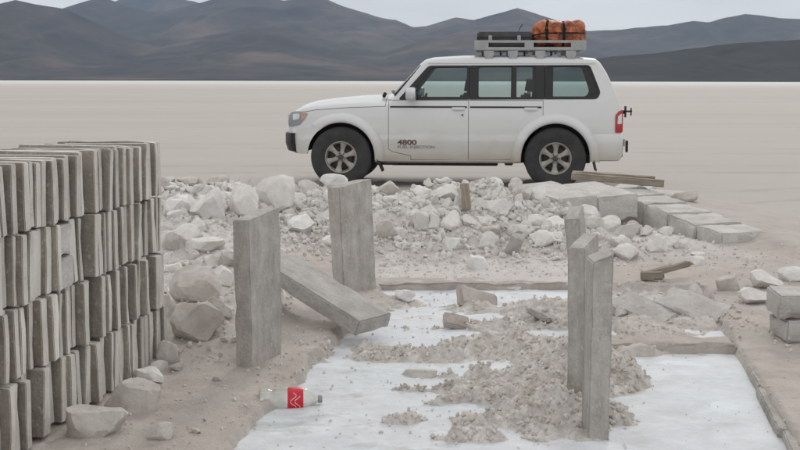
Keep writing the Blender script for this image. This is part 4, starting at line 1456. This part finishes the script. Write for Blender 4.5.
for sy in (-1, 1):
    fd = link('front_door', sharp(doors['front', sy], 28), None, car)
    rd = link('rear_door', sharp(doors['rear', sy], 28), None, car)
    skin('window_frame', clip_dlo(-3, xb - 0.003), [G_FRONT], 0.004, 0.035, M['black'], fd, sy)
    skin('window_frame', clip_dlo(xb + 0.003, xc_ - 0.003), [G_REAR], 0.004, 0.035, M['black'], rd, sy)
    skin('window_pane', inset_poly(G_FRONT, -0.01), [], -0.010, 0, M['glass'], fd, sy, 0.15)
    skin('window_pane', inset_poly(G_REAR, -0.01), [], -0.010, 0, M['glass'], rd, sy, 0.15)
    xd0, xd1 = cp(512.3, 0, -.76)[0], cp(515.8, 0, -.76)[0]
    z0, z1 = cp(0, 98.2, -.76)[1], cp(0, 66.2, -.76)[1]
    slab_on_side('divider_bar', xd0, xd1, z0, z1, 0.002, 0.02, M['black'], rd, sy)
    qw = skin('quarter_window', clip_dlo(xc_ + 0.003, 3), [G_QUART], 0.004, 0.035, M['black'], car, sy)
    skin('window_pane', inset_poly(G_QUART, -0.01), [], -0.010, 0, M['tinted'], qw, sy, 0.15)
    # dark rubbing line along the waist, handles and locks
    zl = cp(0, 106.6)[1]
    slab_on_side('waist_moulding', cp(390.5, 0)[0], cp(467.5, 0)[0], zl - .012, zl + .010, 0.006, 0.012, M['black'], fd, sy)
    slab_on_side('waist_moulding', cp(470.5, 0)[0], cp(541.5, 0)[0], zl - .012, zl + .010, 0.006, 0.012, M['black'], rd, sy)
    for d, u0 in ((fd, 452.5), (rd, 524.5)):
        x0, x1 = cp(u0, 0)[0], cp(u0 + 13, 0)[0]
        zc = cp(0, 108.6)[1]
        hb = bmesh.new()
        n = 9
        rr = []
        for i in range(n):
            t = i / (n - 1)
            o_ = 0.012 + 0.026 * math.sin(math.pi * t) ** 0.5
            x = x0 + (x1 - x0) * t
            w = half(x, zc)
            rr.append([hb.verts.new((x, sy * (w + q), zc + e)) for q, e in ((-0.002, .022), (o_ * .8, .024), (o_, .008), (o_ * .85, -.016), (-0.002, -.02))])
        for i in range(n - 1):
            for k in range(5): hb.faces.new((rr[i][k], rr[i + 1][k], rr[i + 1][(k + 1) % 5], rr[i][(k + 1) % 5]))
        hb.faces.new(rr[0]); hb.faces.new(rr[-1][::-1])
        link('handle', bm_mesh(hb, 'handle', 0, deg=50), M['paint'], d)
    lx, lz = cp(463, 114.5)
    lk = lathe_mesh('lock', [(0.0, -0.012), (0.013, -0.012), (0.013, 0.0), (0.0, 0.0)], 14)
    lo = link('lock', lk, M['case'], fd)
    lo.location = (lx, sy * (half(lx, lz) + (0.006 if sy < 0 else 0.006)), lz)
    if sy < 0:
        x, z = cp(398.2, 144.4)
        lettering('4800', 0.098, x, z, M['letter_dark'], fd, 0.0022, 1.36)
        x, z = cp(398.0, 147.9)
        lettering('FUEL INJECTION', 0.052, x, z, M['letter_grey'], fd, 0.0012, 1.36)

# wheel arch flares
for sx in (-1, 1):
    for sy in (-1, 1):
        V, Fc = [], []
        prof = [(0.472, .78), (0.470, .925), (0.480, .948), (0.505, .958), (0.540, .952), (0.575, .930), (0.605, .895), (0.615, .86), (0.615, .80)]
        A = np.linspace(-6, 131, 40) if sx < 0 else np.linspace(-6, 186, 52)
        for a in A:
            ca, sa = math.cos(R(a)), math.sin(R(a))
            fr = 1.0
            k = 1 + 0.10 * max(0, -sa)
            tp = min(1.0, max(0.0, (131 - a) / 22.0)) if sx < 0 else 1.0
            for r_, y_ in prof:
                xx, zz = sx * AX + r_ * k * ca, 0.43 + r_ * sa
                yy = y_
                hw = half(xx, max(.36, zz))
                yv = max(hw - 0.03, yy - (0.888 - hw) * 0.85)
                V.append((xx, sy * (yv * tp + min(yv, hw + 0.024) * (1 - tp)), zz))
        m_ = len(prof)
        for i in range(len(A) - 1):
            for k in range(m_ - 1):
                Fc.append((i * m_ + k, i * m_ + k + 1, (i + 1) * m_ + k + 1, (i + 1) * m_ + k))
        Fc += [tuple(range(m_)), tuple(range((len(A) - 1) * m_, len(A) * m_))]
        link('wheel_arch_flare', sharp(fixn(mesh_of('flare', V, Fc)), 50), M['paint'], car)

# bumpers swept round the ends
def sweep(name, path, prof, mat, parent):
    """prof: (outward, z) ring swept along a plan path"""
    P = [Vector((a, b)) for a, b in path]
    V, Fc = [], []
    n = len(prof)
    for i, p in enumerate(P):
        t = (P[min(i + 1, len(P) - 1)] - P[max(i - 1, 0)]).normalized()
        out = Vector((t.y, -t.x))
        for o_, z in prof: V.append((p.x + out.x * o_, p.y + out.y * o_, z))
    for i in range(len(P) - 1):
        for k in range(n): Fc.append((i * n + k, i * n + (k + 1) % n, (i + 1) * n + (k + 1) % n, (i + 1) * n + k))
    Fc += [tuple(range(n)), tuple(range((len(P) - 1) * n, len(P) * n))]
    return link(name, sharp(fixn(mesh_of(name, V, Fc)), 40), mat, parent)

def half_path(pts, n=5):
    """smooth a path given for the near half (y < 0) and mirror it"""
    P = [Vector(p) for p in pts]
    out = []
    for i in range(len(P) - 1):
        p0, p1, p2, p3 = P[max(i - 1, 0)], P[i], P[i + 1], P[min(i + 2, len(P) - 1)]
        for k in range(n):
            t = k / n
            q = 0.5 * ((2 * p1) + (-p0 + p2) * t + (2 * p0 - 5 * p1 + 4 * p2 - p3) * t * t + (-p0 + 3 * p1 - 3 * p2 + p3) * t ** 3)
            out.append((q.x, q.y))
    out.append(tuple(P[-1]))
    return out + [(x, -y) for x, y in out[-2::-1]]
fpath = half_path([(-2.10, -0.806), (-2.155, -0.765), (-2.20, -0.66), (-2.23, -0.4), (-2.24, 0.0)])
fb = sweep('front_bumper', fpath[::-1], [(-.06, .825), (.008, .825), (.022, .80), (.03, .70), (.024, .60), (-.005, .50), (-.03, .465), (-.06, .465)], M['paint'], car)
farch = [(-AX + 0.476 * math.cos(R(a)), 0.43 + 0.476 * math.sin(R(a))) for a in (176, 168, 160, 152, 144, 136, 128, 122)]
for sy in (-1, 1):
    skin('bumper_corner', [(-2.145, 0.825), (-2.16, 0.62), (-2.13, 0.50), (-2.08, 0.462)] + farch + [(-1.73, 0.828)], [], 0.022, 0.06, M['paint'], fb, sy, 0.05)
gpath = half_path([(-2.125, -0.81), (-2.185, -0.72), (-2.235, -0.5), (-2.25, 0.0)])
sweep('bumper_guard', gpath[::-1], [(-.02, .75), (.075, .75), (.085, .73), (.085, .60), (.05, .50), (-.02, .48)], M['black'], car)
rpath = half_path([(1.975, -0.872), (2.15, -0.868), (2.31, -0.845), (2.385, -0.76), (2.42, -0.4), (2.425, 0.0)])
sweep('rear_bumper', rpath, [(-.06, .755), (.012, .755), (.028, .735), (.034, .62), (.028, .50), (.0, .40), (-.03, .385), (-.06, .385)], M['paint'], car)
boxes('tow_hitch', [((2.38, 0, .42), (.22, .10, .06)), ((2.47, 0, .47), (.05, .05, .12))], M['black'], car, 0.008)
boxes('bumper_step', [((2.475, -0.70, .585), (.03, .10, .17))], M['black'], car, 0.01)
# black lower valance and undertray
boxes('chassis', [((0.15, 0, .40), (3.7, .95, .14)), ((-1.485, 0, .42), (.12, 1.3, .12)), ((1.485, 0, .42), (.12, 1.3, .12)), ((-0.05, -.52, .34), (1.5, .12, .10)), ((-0.05, .52, .34), (1.5, .12, .10)), ((-.85, -.74, .335), (.30, .14, .05)), ((-.15, -.7, .335), (.10, .1, .05)), ((.85, -.7, .335), (.12, .1, .05)), ((1.7, .35, .38), (.9, .3, .12))], M['disc'], car, 0.012)
# mud flaps
for sx, ang in ((-1, 24), (1, 14)):
    for sy in (-1, 1):
        u0, v0 = ((374.5, 155) if sx < 0 else (590.5, 152))
        x, z = cp(u0, v0)
        b_ = bmesh.new()
        bm_box(b_, (0, 0, -0.12), (0.022, 0.26, 0.26))
        mf = link('mud_flap', bm_mesh(b_, 'mud_flap', 0.006), M['rubber' if sx < 0 else 'case'], car)
        mf.location = (x + 0.02, sy * 0.80, z)
        mf.rotation_euler = (0, R(-ang), 0)

# lamps
for sy in (-1, 1):
    hl_ = skin('headlight', rounded([cp(u, v, -.80) for u, v in ((289.6, 112.2), (308, 113), (305.5, 118), (299.5, 125.2), (287.4, 127.6), (286.8, 121))], 0.03), [], 0.007, 0.05, M['lamp_bowl'], car, sy, 0.03)
    skin('indicator', rounded([cp(u, v, -.80) for u, v in ((300.5, 113.6), (306.8, 114.0), (303.5, 119.0), (300.5, 121.5))], 0.02), [], 0.0095, 0.01, M['amber'], hl_, sy, 0.04)
    skin('reflector', rounded([cp(u, v, -.80) for u, v in ((291.5, 114), (299.3, 113.8), (298.8, 119), (292.0, 120.5))], 0.02), [], 0.0095, 0.01, M['clear_lens'], hl_, sy, 0.04)
    tl = skin('tail_light', rounded([cp(u, v, -.86) for u, v in ((614.2, 131.6), (614.2, 114), (618, 110), (620.5, 109.3), (620.8, 131.6))], 0.02), [], 0.012, 0.05, M['red_lens'], car, sy, 0.04)
    skin('clear_section', rounded([cp(u, v, -.86) for u, v in ((616.3, 122.8), (616.8, 115.2), (620.6, 112.5), (620.6, 122.8))], 0.012), [], 0.0145, 0.01, M['clear_lens'], tl, sy, 0.05)
    y = sy * 0.69
    boxes('lamp_unit', [((2.392, y, 0.93), (0.03, 0.20, 0.31))], M['red_lens'], car, 0.01)
    boxes('headlamp_front', [((-2.245, sy * 0.56, 0.93), (0.03, 0.24, 0.17))], M['clear_lens'], car, 0.012)
boxes('grille', [((-2.245, 0, 0.93), (0.025, 0.80, 0.17))] + [((-2.262, 0, 0.87 + 0.04 * k), (0.02, 0.78, 0.015)) for k in range(4)], M['case'], car, 0.003)
boxes('number_plate', [((2.475, -0.2, 0.62), (0.012, 0.5, 0.11))], M['number_plate'], car, 0.003)
# bare spare-wheel bracket on the tailgate
boxes('spare_wheel_bracket', [((2.42, -0.42, 1.05), (0.10, 0.05, 0.05)), ((2.475, -0.42, 1.055), (0.02, 0.12, 0.16)), ((2.525, -0.42, 1.06), (0.09, 0.025, 0.025)), ((2.555, -0.42, 1.055), (0.015, 0.06, 0.11))], M['black'], car, 0.004)

# screens
def screen_pane(name, h, wb, wt, n, mat, rows=6, cols=10, bulge=0.03):
    V, Fc = [], []
    for i in range(rows + 1):
        a = -h + 2 * h * i / rows
        w = wb + (wt - wb) * i / rows
        for k in range(cols + 1):
            s = -1 + 2 * k / cols
            V.append(ws + wdir * a + Vector((0, s * w, 0)) + wnorm * (n - bulge * s * s))
    for i in range(rows):
        for k in range(cols):
            j = i * (cols + 1) + k
            Fc.append((j, j + 1, j + cols + 2, j + cols + 1))
    return link(name, mesh_of(name, V, Fc, True), mat, car)
wsp = screen_pane('windscreen', 0.272, 0.81, 0.666, 0.008, M['glass'], bulge=0.085)
bs_ = bmesh.new()
for sgn in (-1, 1):
    tube(bs_, [ws + wdir * (-0.272 + 0.544 * i / 6) + Vector((0, sgn * (0.81 - 0.144 * i / 6), 0)) + wnorm * (0.008 - 0.050 - 0.01 * (1 - i / 6)) for i in range(7)], 0.014, 6)
for a_, w_ in ((-0.272, 0.81), (0.272, 0.666)):
    tube(bs_, [ws + wdir * a_ + Vector((0, w_ * (-1 + i / 5), 0)) + wnorm * (0.010 - 0.085 * (-1 + i / 5) ** 2) for i in range(11)], 0.012, 6)
link('windscreen_seal', bm_mesh(bs_, 'seal', 0, deg=60), M['black'], wsp)
V = [(2.175, -0.58, 1.62), (2.175, 0.58, 1.62), (2.335, 0.60, 1.245), (2.335, -0.60, 1.245)]
link('rear_window', mesh_of('rear_window', V, [(0, 1, 2, 3)]), M['tinted'], car)
boxes('wiper', [((-0.80, -0.30, 1.315), (0.025, 0.55, 0.02), Euler((R(3), R(-20), R(6))).to_matrix()), ((-0.80, 0.35, 1.315), (0.025, 0.55, 0.02), Euler((R(-3), R(-20), R(-6))).to_matrix())], M['black'], car, 0.004)
wx, wz = cp(383.5, 93.5, -.55)
boxes('washer_bonnet_stop', [((wx, -.55, wz - 0.02), (.05, .05, .08), Euler((0, R(25), 0)).to_matrix())], M['black'], car, 0.01)

# mirrors
for sy in (-1, 1):
    x, z = cp(412.3, 93.8, -1.0)
    b_ = bmesh.new()
    bmesh.ops.create_cube(b_, size=2.0)
    bmesh.ops.subdivide_edges(b_, edges=b_.edges[:], cuts=7, use_grid_fill=True)
    for v in b_.verts:
        nn = sum(abs(c_) ** 4.5 for c_ in v.co) ** (1 / 4.5)
        v.co = Vector((x + v.co.x / nn * 0.075, sy * (1.0 + v.co.y / nn * 0.105), z + v.co.z / nn * 0.092))
    mir = link('door_mirror', bm_mesh(b_, 'door_mirror', 0, deg=60), M['chrome'], car)
    boxes('mirror_arm', [((x + 0.0, sy * 0.88, z - 0.055), (0.08, 0.13, 0.04))], M['black'], mir, 0.01)
    boxes('mirror_glass', [((x + 0.071, sy * 1.0, z), (0.012, 0.16, 0.135))], M['black'], mir, 0.003)

# cabin
def seat_at(x, y, w):
    bs = bmesh.new()
    bm_box(bs, (x, y, 0.72), (0.50, w, 0.17))
    bm_box(bs, (x + 0.27, y, 1.02), (0.14, w, 0.58), Euler((0, R(14), 0)).to_matrix())
    s = link('seat', bm_mesh(bs, 'seat', 0.04, 3), M['seat'], car)
    for yy in ([y] if w < 0.8 else [y - 0.4, y + 0.4]):
        bh = bmesh.new()
        bm_box(bh, (x + 0.375, yy, 1.415), (0.10, 0.25, 0.17), Euler((0, R(10), 0)).to_matrix())
        bm_box(bh, (x + 0.36, yy - 0.05, 1.31), (0.015, 0.015, 0.12))
        bm_box(bh, (x + 0.36, yy + 0.05, 1.31), (0.015, 0.015, 0.12))
        link('headrest', bm_mesh(bh, 'headrest', 0.006, 2), M['seat'], s)
seat_at(-0.10, -0.38, 0.52)
seat_at(-0.10, 0.38, 0.52)
seat_at(0.78, 0.0, 1.30)
boxes('dashboard', [((-0.62, 0, 1.08), (0.34, 1.40, 0.26))], M['interior'], car, 0.04, 3)
boxes('pillar_trim', [((1.40, 0.70, 1.45), (0.24, 0.06, 0.5))], M['interior'], car, 0.02)
boxes('boot_luggage', [((1.62, 0.05, 0.84), (0.75, 1.1, 0.58))], M['case'], car, 0.05, 3)
b_ = bmesh.new()
tube(b_, [(-0.40 + 0.09 * math.sin(a) * 0.5, 0.38 + 0.18 * math.cos(a), 1.13 + 0.17 * math.sin(a)) for a in np.linspace(0, 2 * math.pi, 24, endpoint=False)], 0.014, 6, True)
tube(b_, [(-0.55, 0.38, 1.06), (-0.40, 0.38, 1.13)], 0.025, 6)
tube(b_, [(-0.40, 0.21, 1.13), (-0.40, 0.55, 1.13)], 0.012, 6)
link('steering_wheel', bm_mesh(b_, 'sw', 0, deg=60), M['black'], car)

# wheels
tyre_me = lathe_mesh('tyre', [(0.215, -.10), (0.225, -.118), (0.27, -.128), (0.33, -.132), (0.375, -.128), (0.402, -.118), (0.418, -.100), (0.425, -.075), (0.425, -.045), (0.416, -.042), (0.416, -.032), (0.425, -.029),
      (0.425, .029), (0.416, .032), (0.416, .042), (0.425, .045), (0.425, .075), (0.418, .100), (0.402, .118), (0.375, .128), (0.33, .132), (0.27, .128), (0.225, .118), (0.215, .10)], 64, closed=True)
def rim_mesh():
    bmr = bmesh.new()
    tmp = lathe_mesh('r', [(0.225, -.108), (0.222, -.118), (0.208, -.116), (0.198, -.098), (0.185, -.06), (0.185, .10), (0.222, .112)], 60)
    bmr.from_mesh(tmp)
    # six broad spokes, each a tapered bar from hub to rim
    for k in range(6):
        a = R(60 * k + 30)
        q = Matrix.Rotation(-a, 4, 'Y')
        pts = [(0.045, .036, -.092), (0.11, .030, -.098), (0.165, .040, -.098), (0.202, .060, -.104)]
        ring = []
        for r_, hw_, y_ in pts:
            ring.append([bmr.verts.new(q @ Vector((r_, y_ + dy, s_ * hw_))) for s_, dy in ((-1, .012), (-.7, 0), (.7, 0), (1, .012), (.8, .035), (-.8, .035))])
        for i in range(len(ring) - 1):
            for j in range(6): bmr.faces.new((ring[i][j], ring[i][(j + 1) % 6], ring[i + 1][(j + 1) % 6], ring[i + 1][j]))
        bmr.faces.new(ring[-1])
    hub = lathe_mesh('h', [(0.0, -.100), (0.05, -.100), (0.075, -.094), (0.08, -.06), (0.0, -.06)], 36)
    bmr.from_mesh(hub)
    return bm_mesh(bmr, 'rim', 0, deg=40)
rim_me = rim_mesh()
def cap_mesh():
    bmc = bmesh.new()
    bmc.from_mesh(lathe_mesh('c', [(0.0, -.122), (0.03, -.120), (0.038, -.110), (0.038, -.09)], 24))
    for k in range(6):
        a = R(60 * k)
        bmesh.ops.create_cone(bmc, cap_ends=True, segments=6, radius1=0.011, radius2=0.011, depth=0.03, matrix=Matrix.Translation((0.058 * math.cos(a), -.104, 0.058 * math.sin(a))) @ Matrix.Rotation(math.pi / 2, 4, 'X'))
    return bm_mesh(bmc, 'cap', 0)
cap_me = cap_mesh()
disc_me = lathe_mesh('disc', [(0.0, -.055), (0.15, -.055), (0.15, -.035), (0.183, -.03), (0.183, .09), (0.0, .09)], 40)
for sx in (-1, 1):
    for sy in (-1, 1):
        w = link('wheel', disc_me, M['disc'], car)
        w.location = (sx * AX, sy * 0.785, 0.42)
        w.rotation_euler = (0, R(11 if sx < 0 else 2), 0 if sy < 0 else math.pi)
        link('tyre', tyre_me, M['rubber'], w)
        link('rim', rim_me, M['alloy'], w)
        link('hub_cap', cap_me, M['case'], w)

# roof rack
x0, x1 = cp(472.5, 0, -.62)[0], cp(583, 0, -.62)[0]
zr1, zr0 = cp(0, 42.0, -.62)[1], cp(0, 49.0, -.62)[1]
rack = empty('roof_rack', (0, 0, 0), 0, car)
rl = x1 - x0
xm = (x0 + x1) / 2
for sy in (-1, 1):
    boxes('upper_rail', [((xm, sy * .62, zr1), (rl, .035, .035))], M['alu'], rack, 0.008)
    boxes('lower_rail', [((xm, sy * .62, zr0), (rl, .04, .045))], M['alu'], rack, 0.008)
    for u0, u1 in ((473, 487), (522.5, 531.5), (568, 583)):
        a, b = cp(u0, 0, -.62)[0], cp(u1, 0, -.62)[0]
        boxes('side_plate', [(((a + b) / 2, sy * .628, (zr0 + zr1) / 2), (b - a, .012, zr1 - zr0))], M['alu'], rack, 0.003)
    for u in (487.5, 511, 538, 568):
        a = cp(u, 0, -.62)[0]
        boxes('foot', [((a, sy * .635, zr0 - 0.065), (.14, .05, .075)), ((a, sy * .645, zr0 - 0.115), (.11, .04, .05))], M['alu'], rack, 0.004)
    for u in (481, 500, 525, 553):
        a = cp(u, 0, -.62)[0]
        boxes('bracket', [((a, sy * .60, zr0 - 0.045), (.03, .06, .055))], M['case'], rack, 0.004)
for a in (x0 + .02, x1 - .02):
    boxes('end_rail', [((a, 0, zr1), (.035, 1.205, .034))], M['alu'], rack, 0.008)
    boxes('end_rail', [((a, 0, zr0), (.036, 1.20, .04))], M['alu'], rack, 0.008)
for k in range(9):
    a = x0 + rl * (k + 1) / 10
    boxes('slat', [((a, 0, zr0 + 0.005), (.05, 1.20, .02))], M['alu'], rack, 0.004)
for sy in (-1, 1):
    slab_on_side('roof_gutter', -0.28, 2.02, 1.722, 1.738, 0.012, 0.02, M['paint'], car, sy)

# load on the rack
def car_at(x, z):
    return (CAR_X + 0.048 + x * math.cos(R(YAW)), CAR_Y + x * math.sin(R(YAW)), z)
za = zr0 + 0.02
a, b = cp(475.5, 0, -.55)[0], cp(529.5, 0, -.55)[0]
zt_ = cp(0, 32.3, -.55)[1]
case = tag(empty('equipment_case', car_at((a + b) / 2, za), R(YAW)), 'flat dark case lying on the roof rack ahead of the orange bundle', 'case')
boxes('case_body', [((0, 0, (zt_ - za) / 2), (b - a, 1.06, zt_ - za))], M['case'], case, 0.02, 3)
boxes('lid_rim', [((0, 0, (zt_ - za) * 0.62), (b - a + .016, 1.076, .022))], M['black'], case, 0.005)
for q in (-.2, .2):
    boxes('latch', [((q, -.54, (zt_ - za) * 0.60), (.05, .02, .07))], M['alu'], case, 0.004)
b_ = bmesh.new()
tube(b_, [(.19, -.3, zt_ - za), (.21, -.3, zt_ - za + .05), (.25, -.3, zt_ - za + .11)], .006, 6)
link('aerial', bm_mesh(b_, 'aerial'), M['black'], case)

a, b = cp(530.5, 0, -.55)[0], cp(583.5, 0, -.55)[0]
zt2 = cp(0, 20.5, -.5)[1]
LX, LZ = b - a, zt2 - za
bundle = tag(empty('luggage_bundle', car_at((a + b) / 2, za), R(YAW)), 'lumpy orange tarpaulin bundle strapped to the rear of the roof rack', 'luggage')
b_ = bmesh.new()
bmesh.ops.create_cube(b_, size=1.0)
bmesh.ops.subdivide_edges(b_, edges=b_.edges[:], cuts=23, use_grid_fill=True)
def tarp_point(p):
    q = Vector((p.x * 2, p.y * 2, p.z * 2))
    # superellipsoid box
    e = 5.0
    n = (abs(q.x) ** e + abs(q.y) ** e + abs(q.z) ** e) ** (1 / e)
    q = q / max(n, 1e-6)
    r = Vector((q.x * LX / 2, q.y * 0.54, q.z * LZ / 2))
    n_ = q.normalized()
    w = mnoise.noise(r * 4.2 + Vector((5, 2, 1))) * 0.030 + mnoise.noise(r * 9.0) * 0.018
    w += -abs(mnoise.noise(Vector((r.x * 6 + r.z * 4, r.y * 3, r.z * 7 - r.x * 3)))) * 0.055
    for sx_ in (-0.10, 0.055):          # pulled in under the straps
        w -= 0.030 * math.exp(-((r.x - sx_ * LX / 0.73 * 1.0) / 0.045) ** 2)
    r += n_ * (w + 0.008)
    if r.x < -LX * 0.3: r.z -= 0.03 * (-(r.x + LX * 0.3) / (LX * 0.2))
    return Vector((r.x, r.y, r.z + LZ / 2 + 0.005))
for v in b_.verts: v.co = tarp_point(v.co)
link('tarpaulin', bm_mesh(b_, 'tarpaulin', 0, deg=70), M['tarp'], bundle)
def strap_loop(t, axis):
    bs = bmesh.new()
    ring = []
    pts = []
    for k in range(48):
        ang = 2 * math.pi * k / 48
        c_, s_ = math.cos(ang), math.sin(ang)
        m = max(abs(c_), abs(s_))
        pts.append((c_ / m * 0.5, s_ / m * 0.5))
    for c_, s_ in pts:
        for d_ in (-0.026, 0.026):
            p = Vector((t + d_, c_, s_)) if axis == 0 else Vector((c_, s_, t + d_))
            o_ = tarp_point(p)
            ctr = Vector((0, 0, LZ / 2))
            o_ += (o_ - ctr).normalized() * 0.008
            ring.append(bs.verts.new(o_))
    n = len(pts)
    for k in range(n):
        j = (k + 1) % n
        bs.faces.new((ring[2 * k], ring[2 * j], ring[2 * j + 1], ring[2 * k + 1]))
    bmesh.ops.solidify(bs, geom=bs.faces[:], thickness=0.006)
    link('strap', bm_mesh(bs, 'strap'), M['strap'], bundle)
strap_loop(0.07, 0)
strap_loop(-0.25, 0)
strap_loop(0.0, 2)

# ------------------------------------------------------------------ planks and sticks
def plank(name, a, b, w, t, label, seed, cat='plank'):
    a, b = Vector(a), Vector(b)
    d = (b - a).normalized()
    side = d.cross(Vector((0, 0, 1))).normalized()
    up = side.cross(d)
    me = rough_slab(name, (b - a).length, w, t, seed, 14, 0.004, 0.012, 0.004)
    o = link(name, me, M['wood'])
    o.matrix_world = Matrix.Translation((a + b) / 2 - up * t / 2) @ Matrix((d, -side, up)).transposed().to_4x4()
    return tag(o, label, cat)
def at(u, v, y):
    """point on the sight line of (u, v) at distance y"""
    xc, yc = (u - 400) / F_PX, -(v - 225) / F_PX
    d = (xc, math.cos(PITCH) + yc * math.sin(PITCH), -math.sin(PITCH) + yc * math.cos(PITCH))
    t = y / d[1]
    return d[0] * t, y, EYE + d[2] * t
plank('wooden_beam', at(571, 175.5, 13.6), at(664, 183, 13.4), 0.13, 0.075, 'thick grey weathered beam lying on the blocks behind the kerb', 201, 'beam')
plank('wooden_plank', at(572, 171.5, 13.75), at(655, 177, 13.6), 0.12, 0.03, 'thin brown plank lying on top of the grey beam', 202)
sx_, sy_, sz_ = on_ground(466, 206)
plank('wooden_stake', (sx_, sy_ - 0.12, sz_ - 0.03), (sx_ - 0.02, sy_ - 0.08, sz_ + 0.21), 0.075, 0.055, 'short yellowish wooden stake upright in the rubble heap', 203, 'stake')
plank('broken_stick', at(645, 274.5, 9.25), at(689, 262.5, 9.42), 0.06, 0.045, 'splintered stick slanting over the short ledge, right of middle', 204, 'stick')
plank('wood_block', at(641, 275.5, 9.22), at(664, 275, 9.22), 0.07, 0.06, 'dark stub of wood beside the splintered stick', 205, 'wood')

# ------------------------------------------------------------------ bottle
bt = tag(empty('plastic_bottle', (0, 0, 0)), 'empty clear plastic bottle with a red label lying in the brine', 'bottle')
prof = [(0.0, 0.010), (0.020, 0.004), (0.032, 0.0), (0.043, 0.006), (0.0465, 0.02), (0.0465, 0.055), (0.044, 0.06), (0.0465, 0.066), (0.0465, 0.120), (0.0455, 0.127), (0.0455, 0.190), (0.0465, 0.198), (0.045, 0.208), (0.037, 0.228), (0.024, 0.248), (0.0145, 0.262), (0.0135, 0.272)]
bm_body = lathe_mesh('b', prof, 40, 'X')
for v in bm_body.vertices:
    if 0.02 < v.co.x < 0.11:        # dented
        v.co.z -= 0.010 * max(0, v.co.z / 0.046) * math.exp(-((v.co.x - 0.07) / 0.03) ** 2)
link('bottle_body', bm_body, M['pet'], bt)
lab = link('bottle_label', lathe_mesh('l', [(0.0462, 0.128), (0.0474, 0.131), (0.0474, 0.196), (0.0462, 0.199)], 40, 'X'), M['red_label'], bt)
def script_mark(phase, amp, x0_, x1_, name):
    bs = bmesh.new()
    pts = []
    for k in range(26):
        t = k / 25
        a_ = phase + 1.5 * t
        pts.append((x0_ + (x1_ - x0_) * (0.5 + 0.5 * math.sin(t * 9 + amp)), 0.0474 * math.cos(a_), 0.0474 * math.sin(a_)))
    tube(bs, pts, 0.0017, 5)
    link(name, bm_mesh(bs, name), M['white_print'], lab)
script_mark(2.0, 0.0, 0.140, 0.166, 'white_print')
script_mark(2.3, 1.9, 0.160, 0.184, 'white_print')
link('cap', lathe_mesh('k', [(0.0, 0.266), (0.0155, 0.266), (0.0165, 0.270), (0.0165, 0.282), (0.015, 0.285), (0.0, 0.285)], 24, 'X'), M['bottle_cap'], bt)
bxp, byp = px(259, 408, WATER)
bt.location = (bxp, byp + 0.02, WATER + 0.036)
bt.rotation_euler = (R(20), R(1), R(6))
bt.scale = (1.06, 1.18, 1.18)

# ------------------------------------------------------------------ look-alikes told apart by their order across the heap
same = {}
for o in list(COL.objects):
    if o.get('category') == 'rock': same.setdefault(o['label'], []).append(o)
for lb, os_ in same.items():
    if len(os_) < 2: continue
    os_.sort(key=lambda q: q.location.x / q.location.y)
    n = len(os_)
    words = {2: ['left one', 'right one'], 3: ['left one', 'middle one', 'right one']}.get(n) or ['leftmost'] + [f'{w} from left' for w in ('second', 'third', 'fourth', 'fifth', 'sixth', 'seventh')[:n - 2]] + ['rightmost']
    for o, w in zip(os_, words): o['label'] = f'{lb}, {w}'
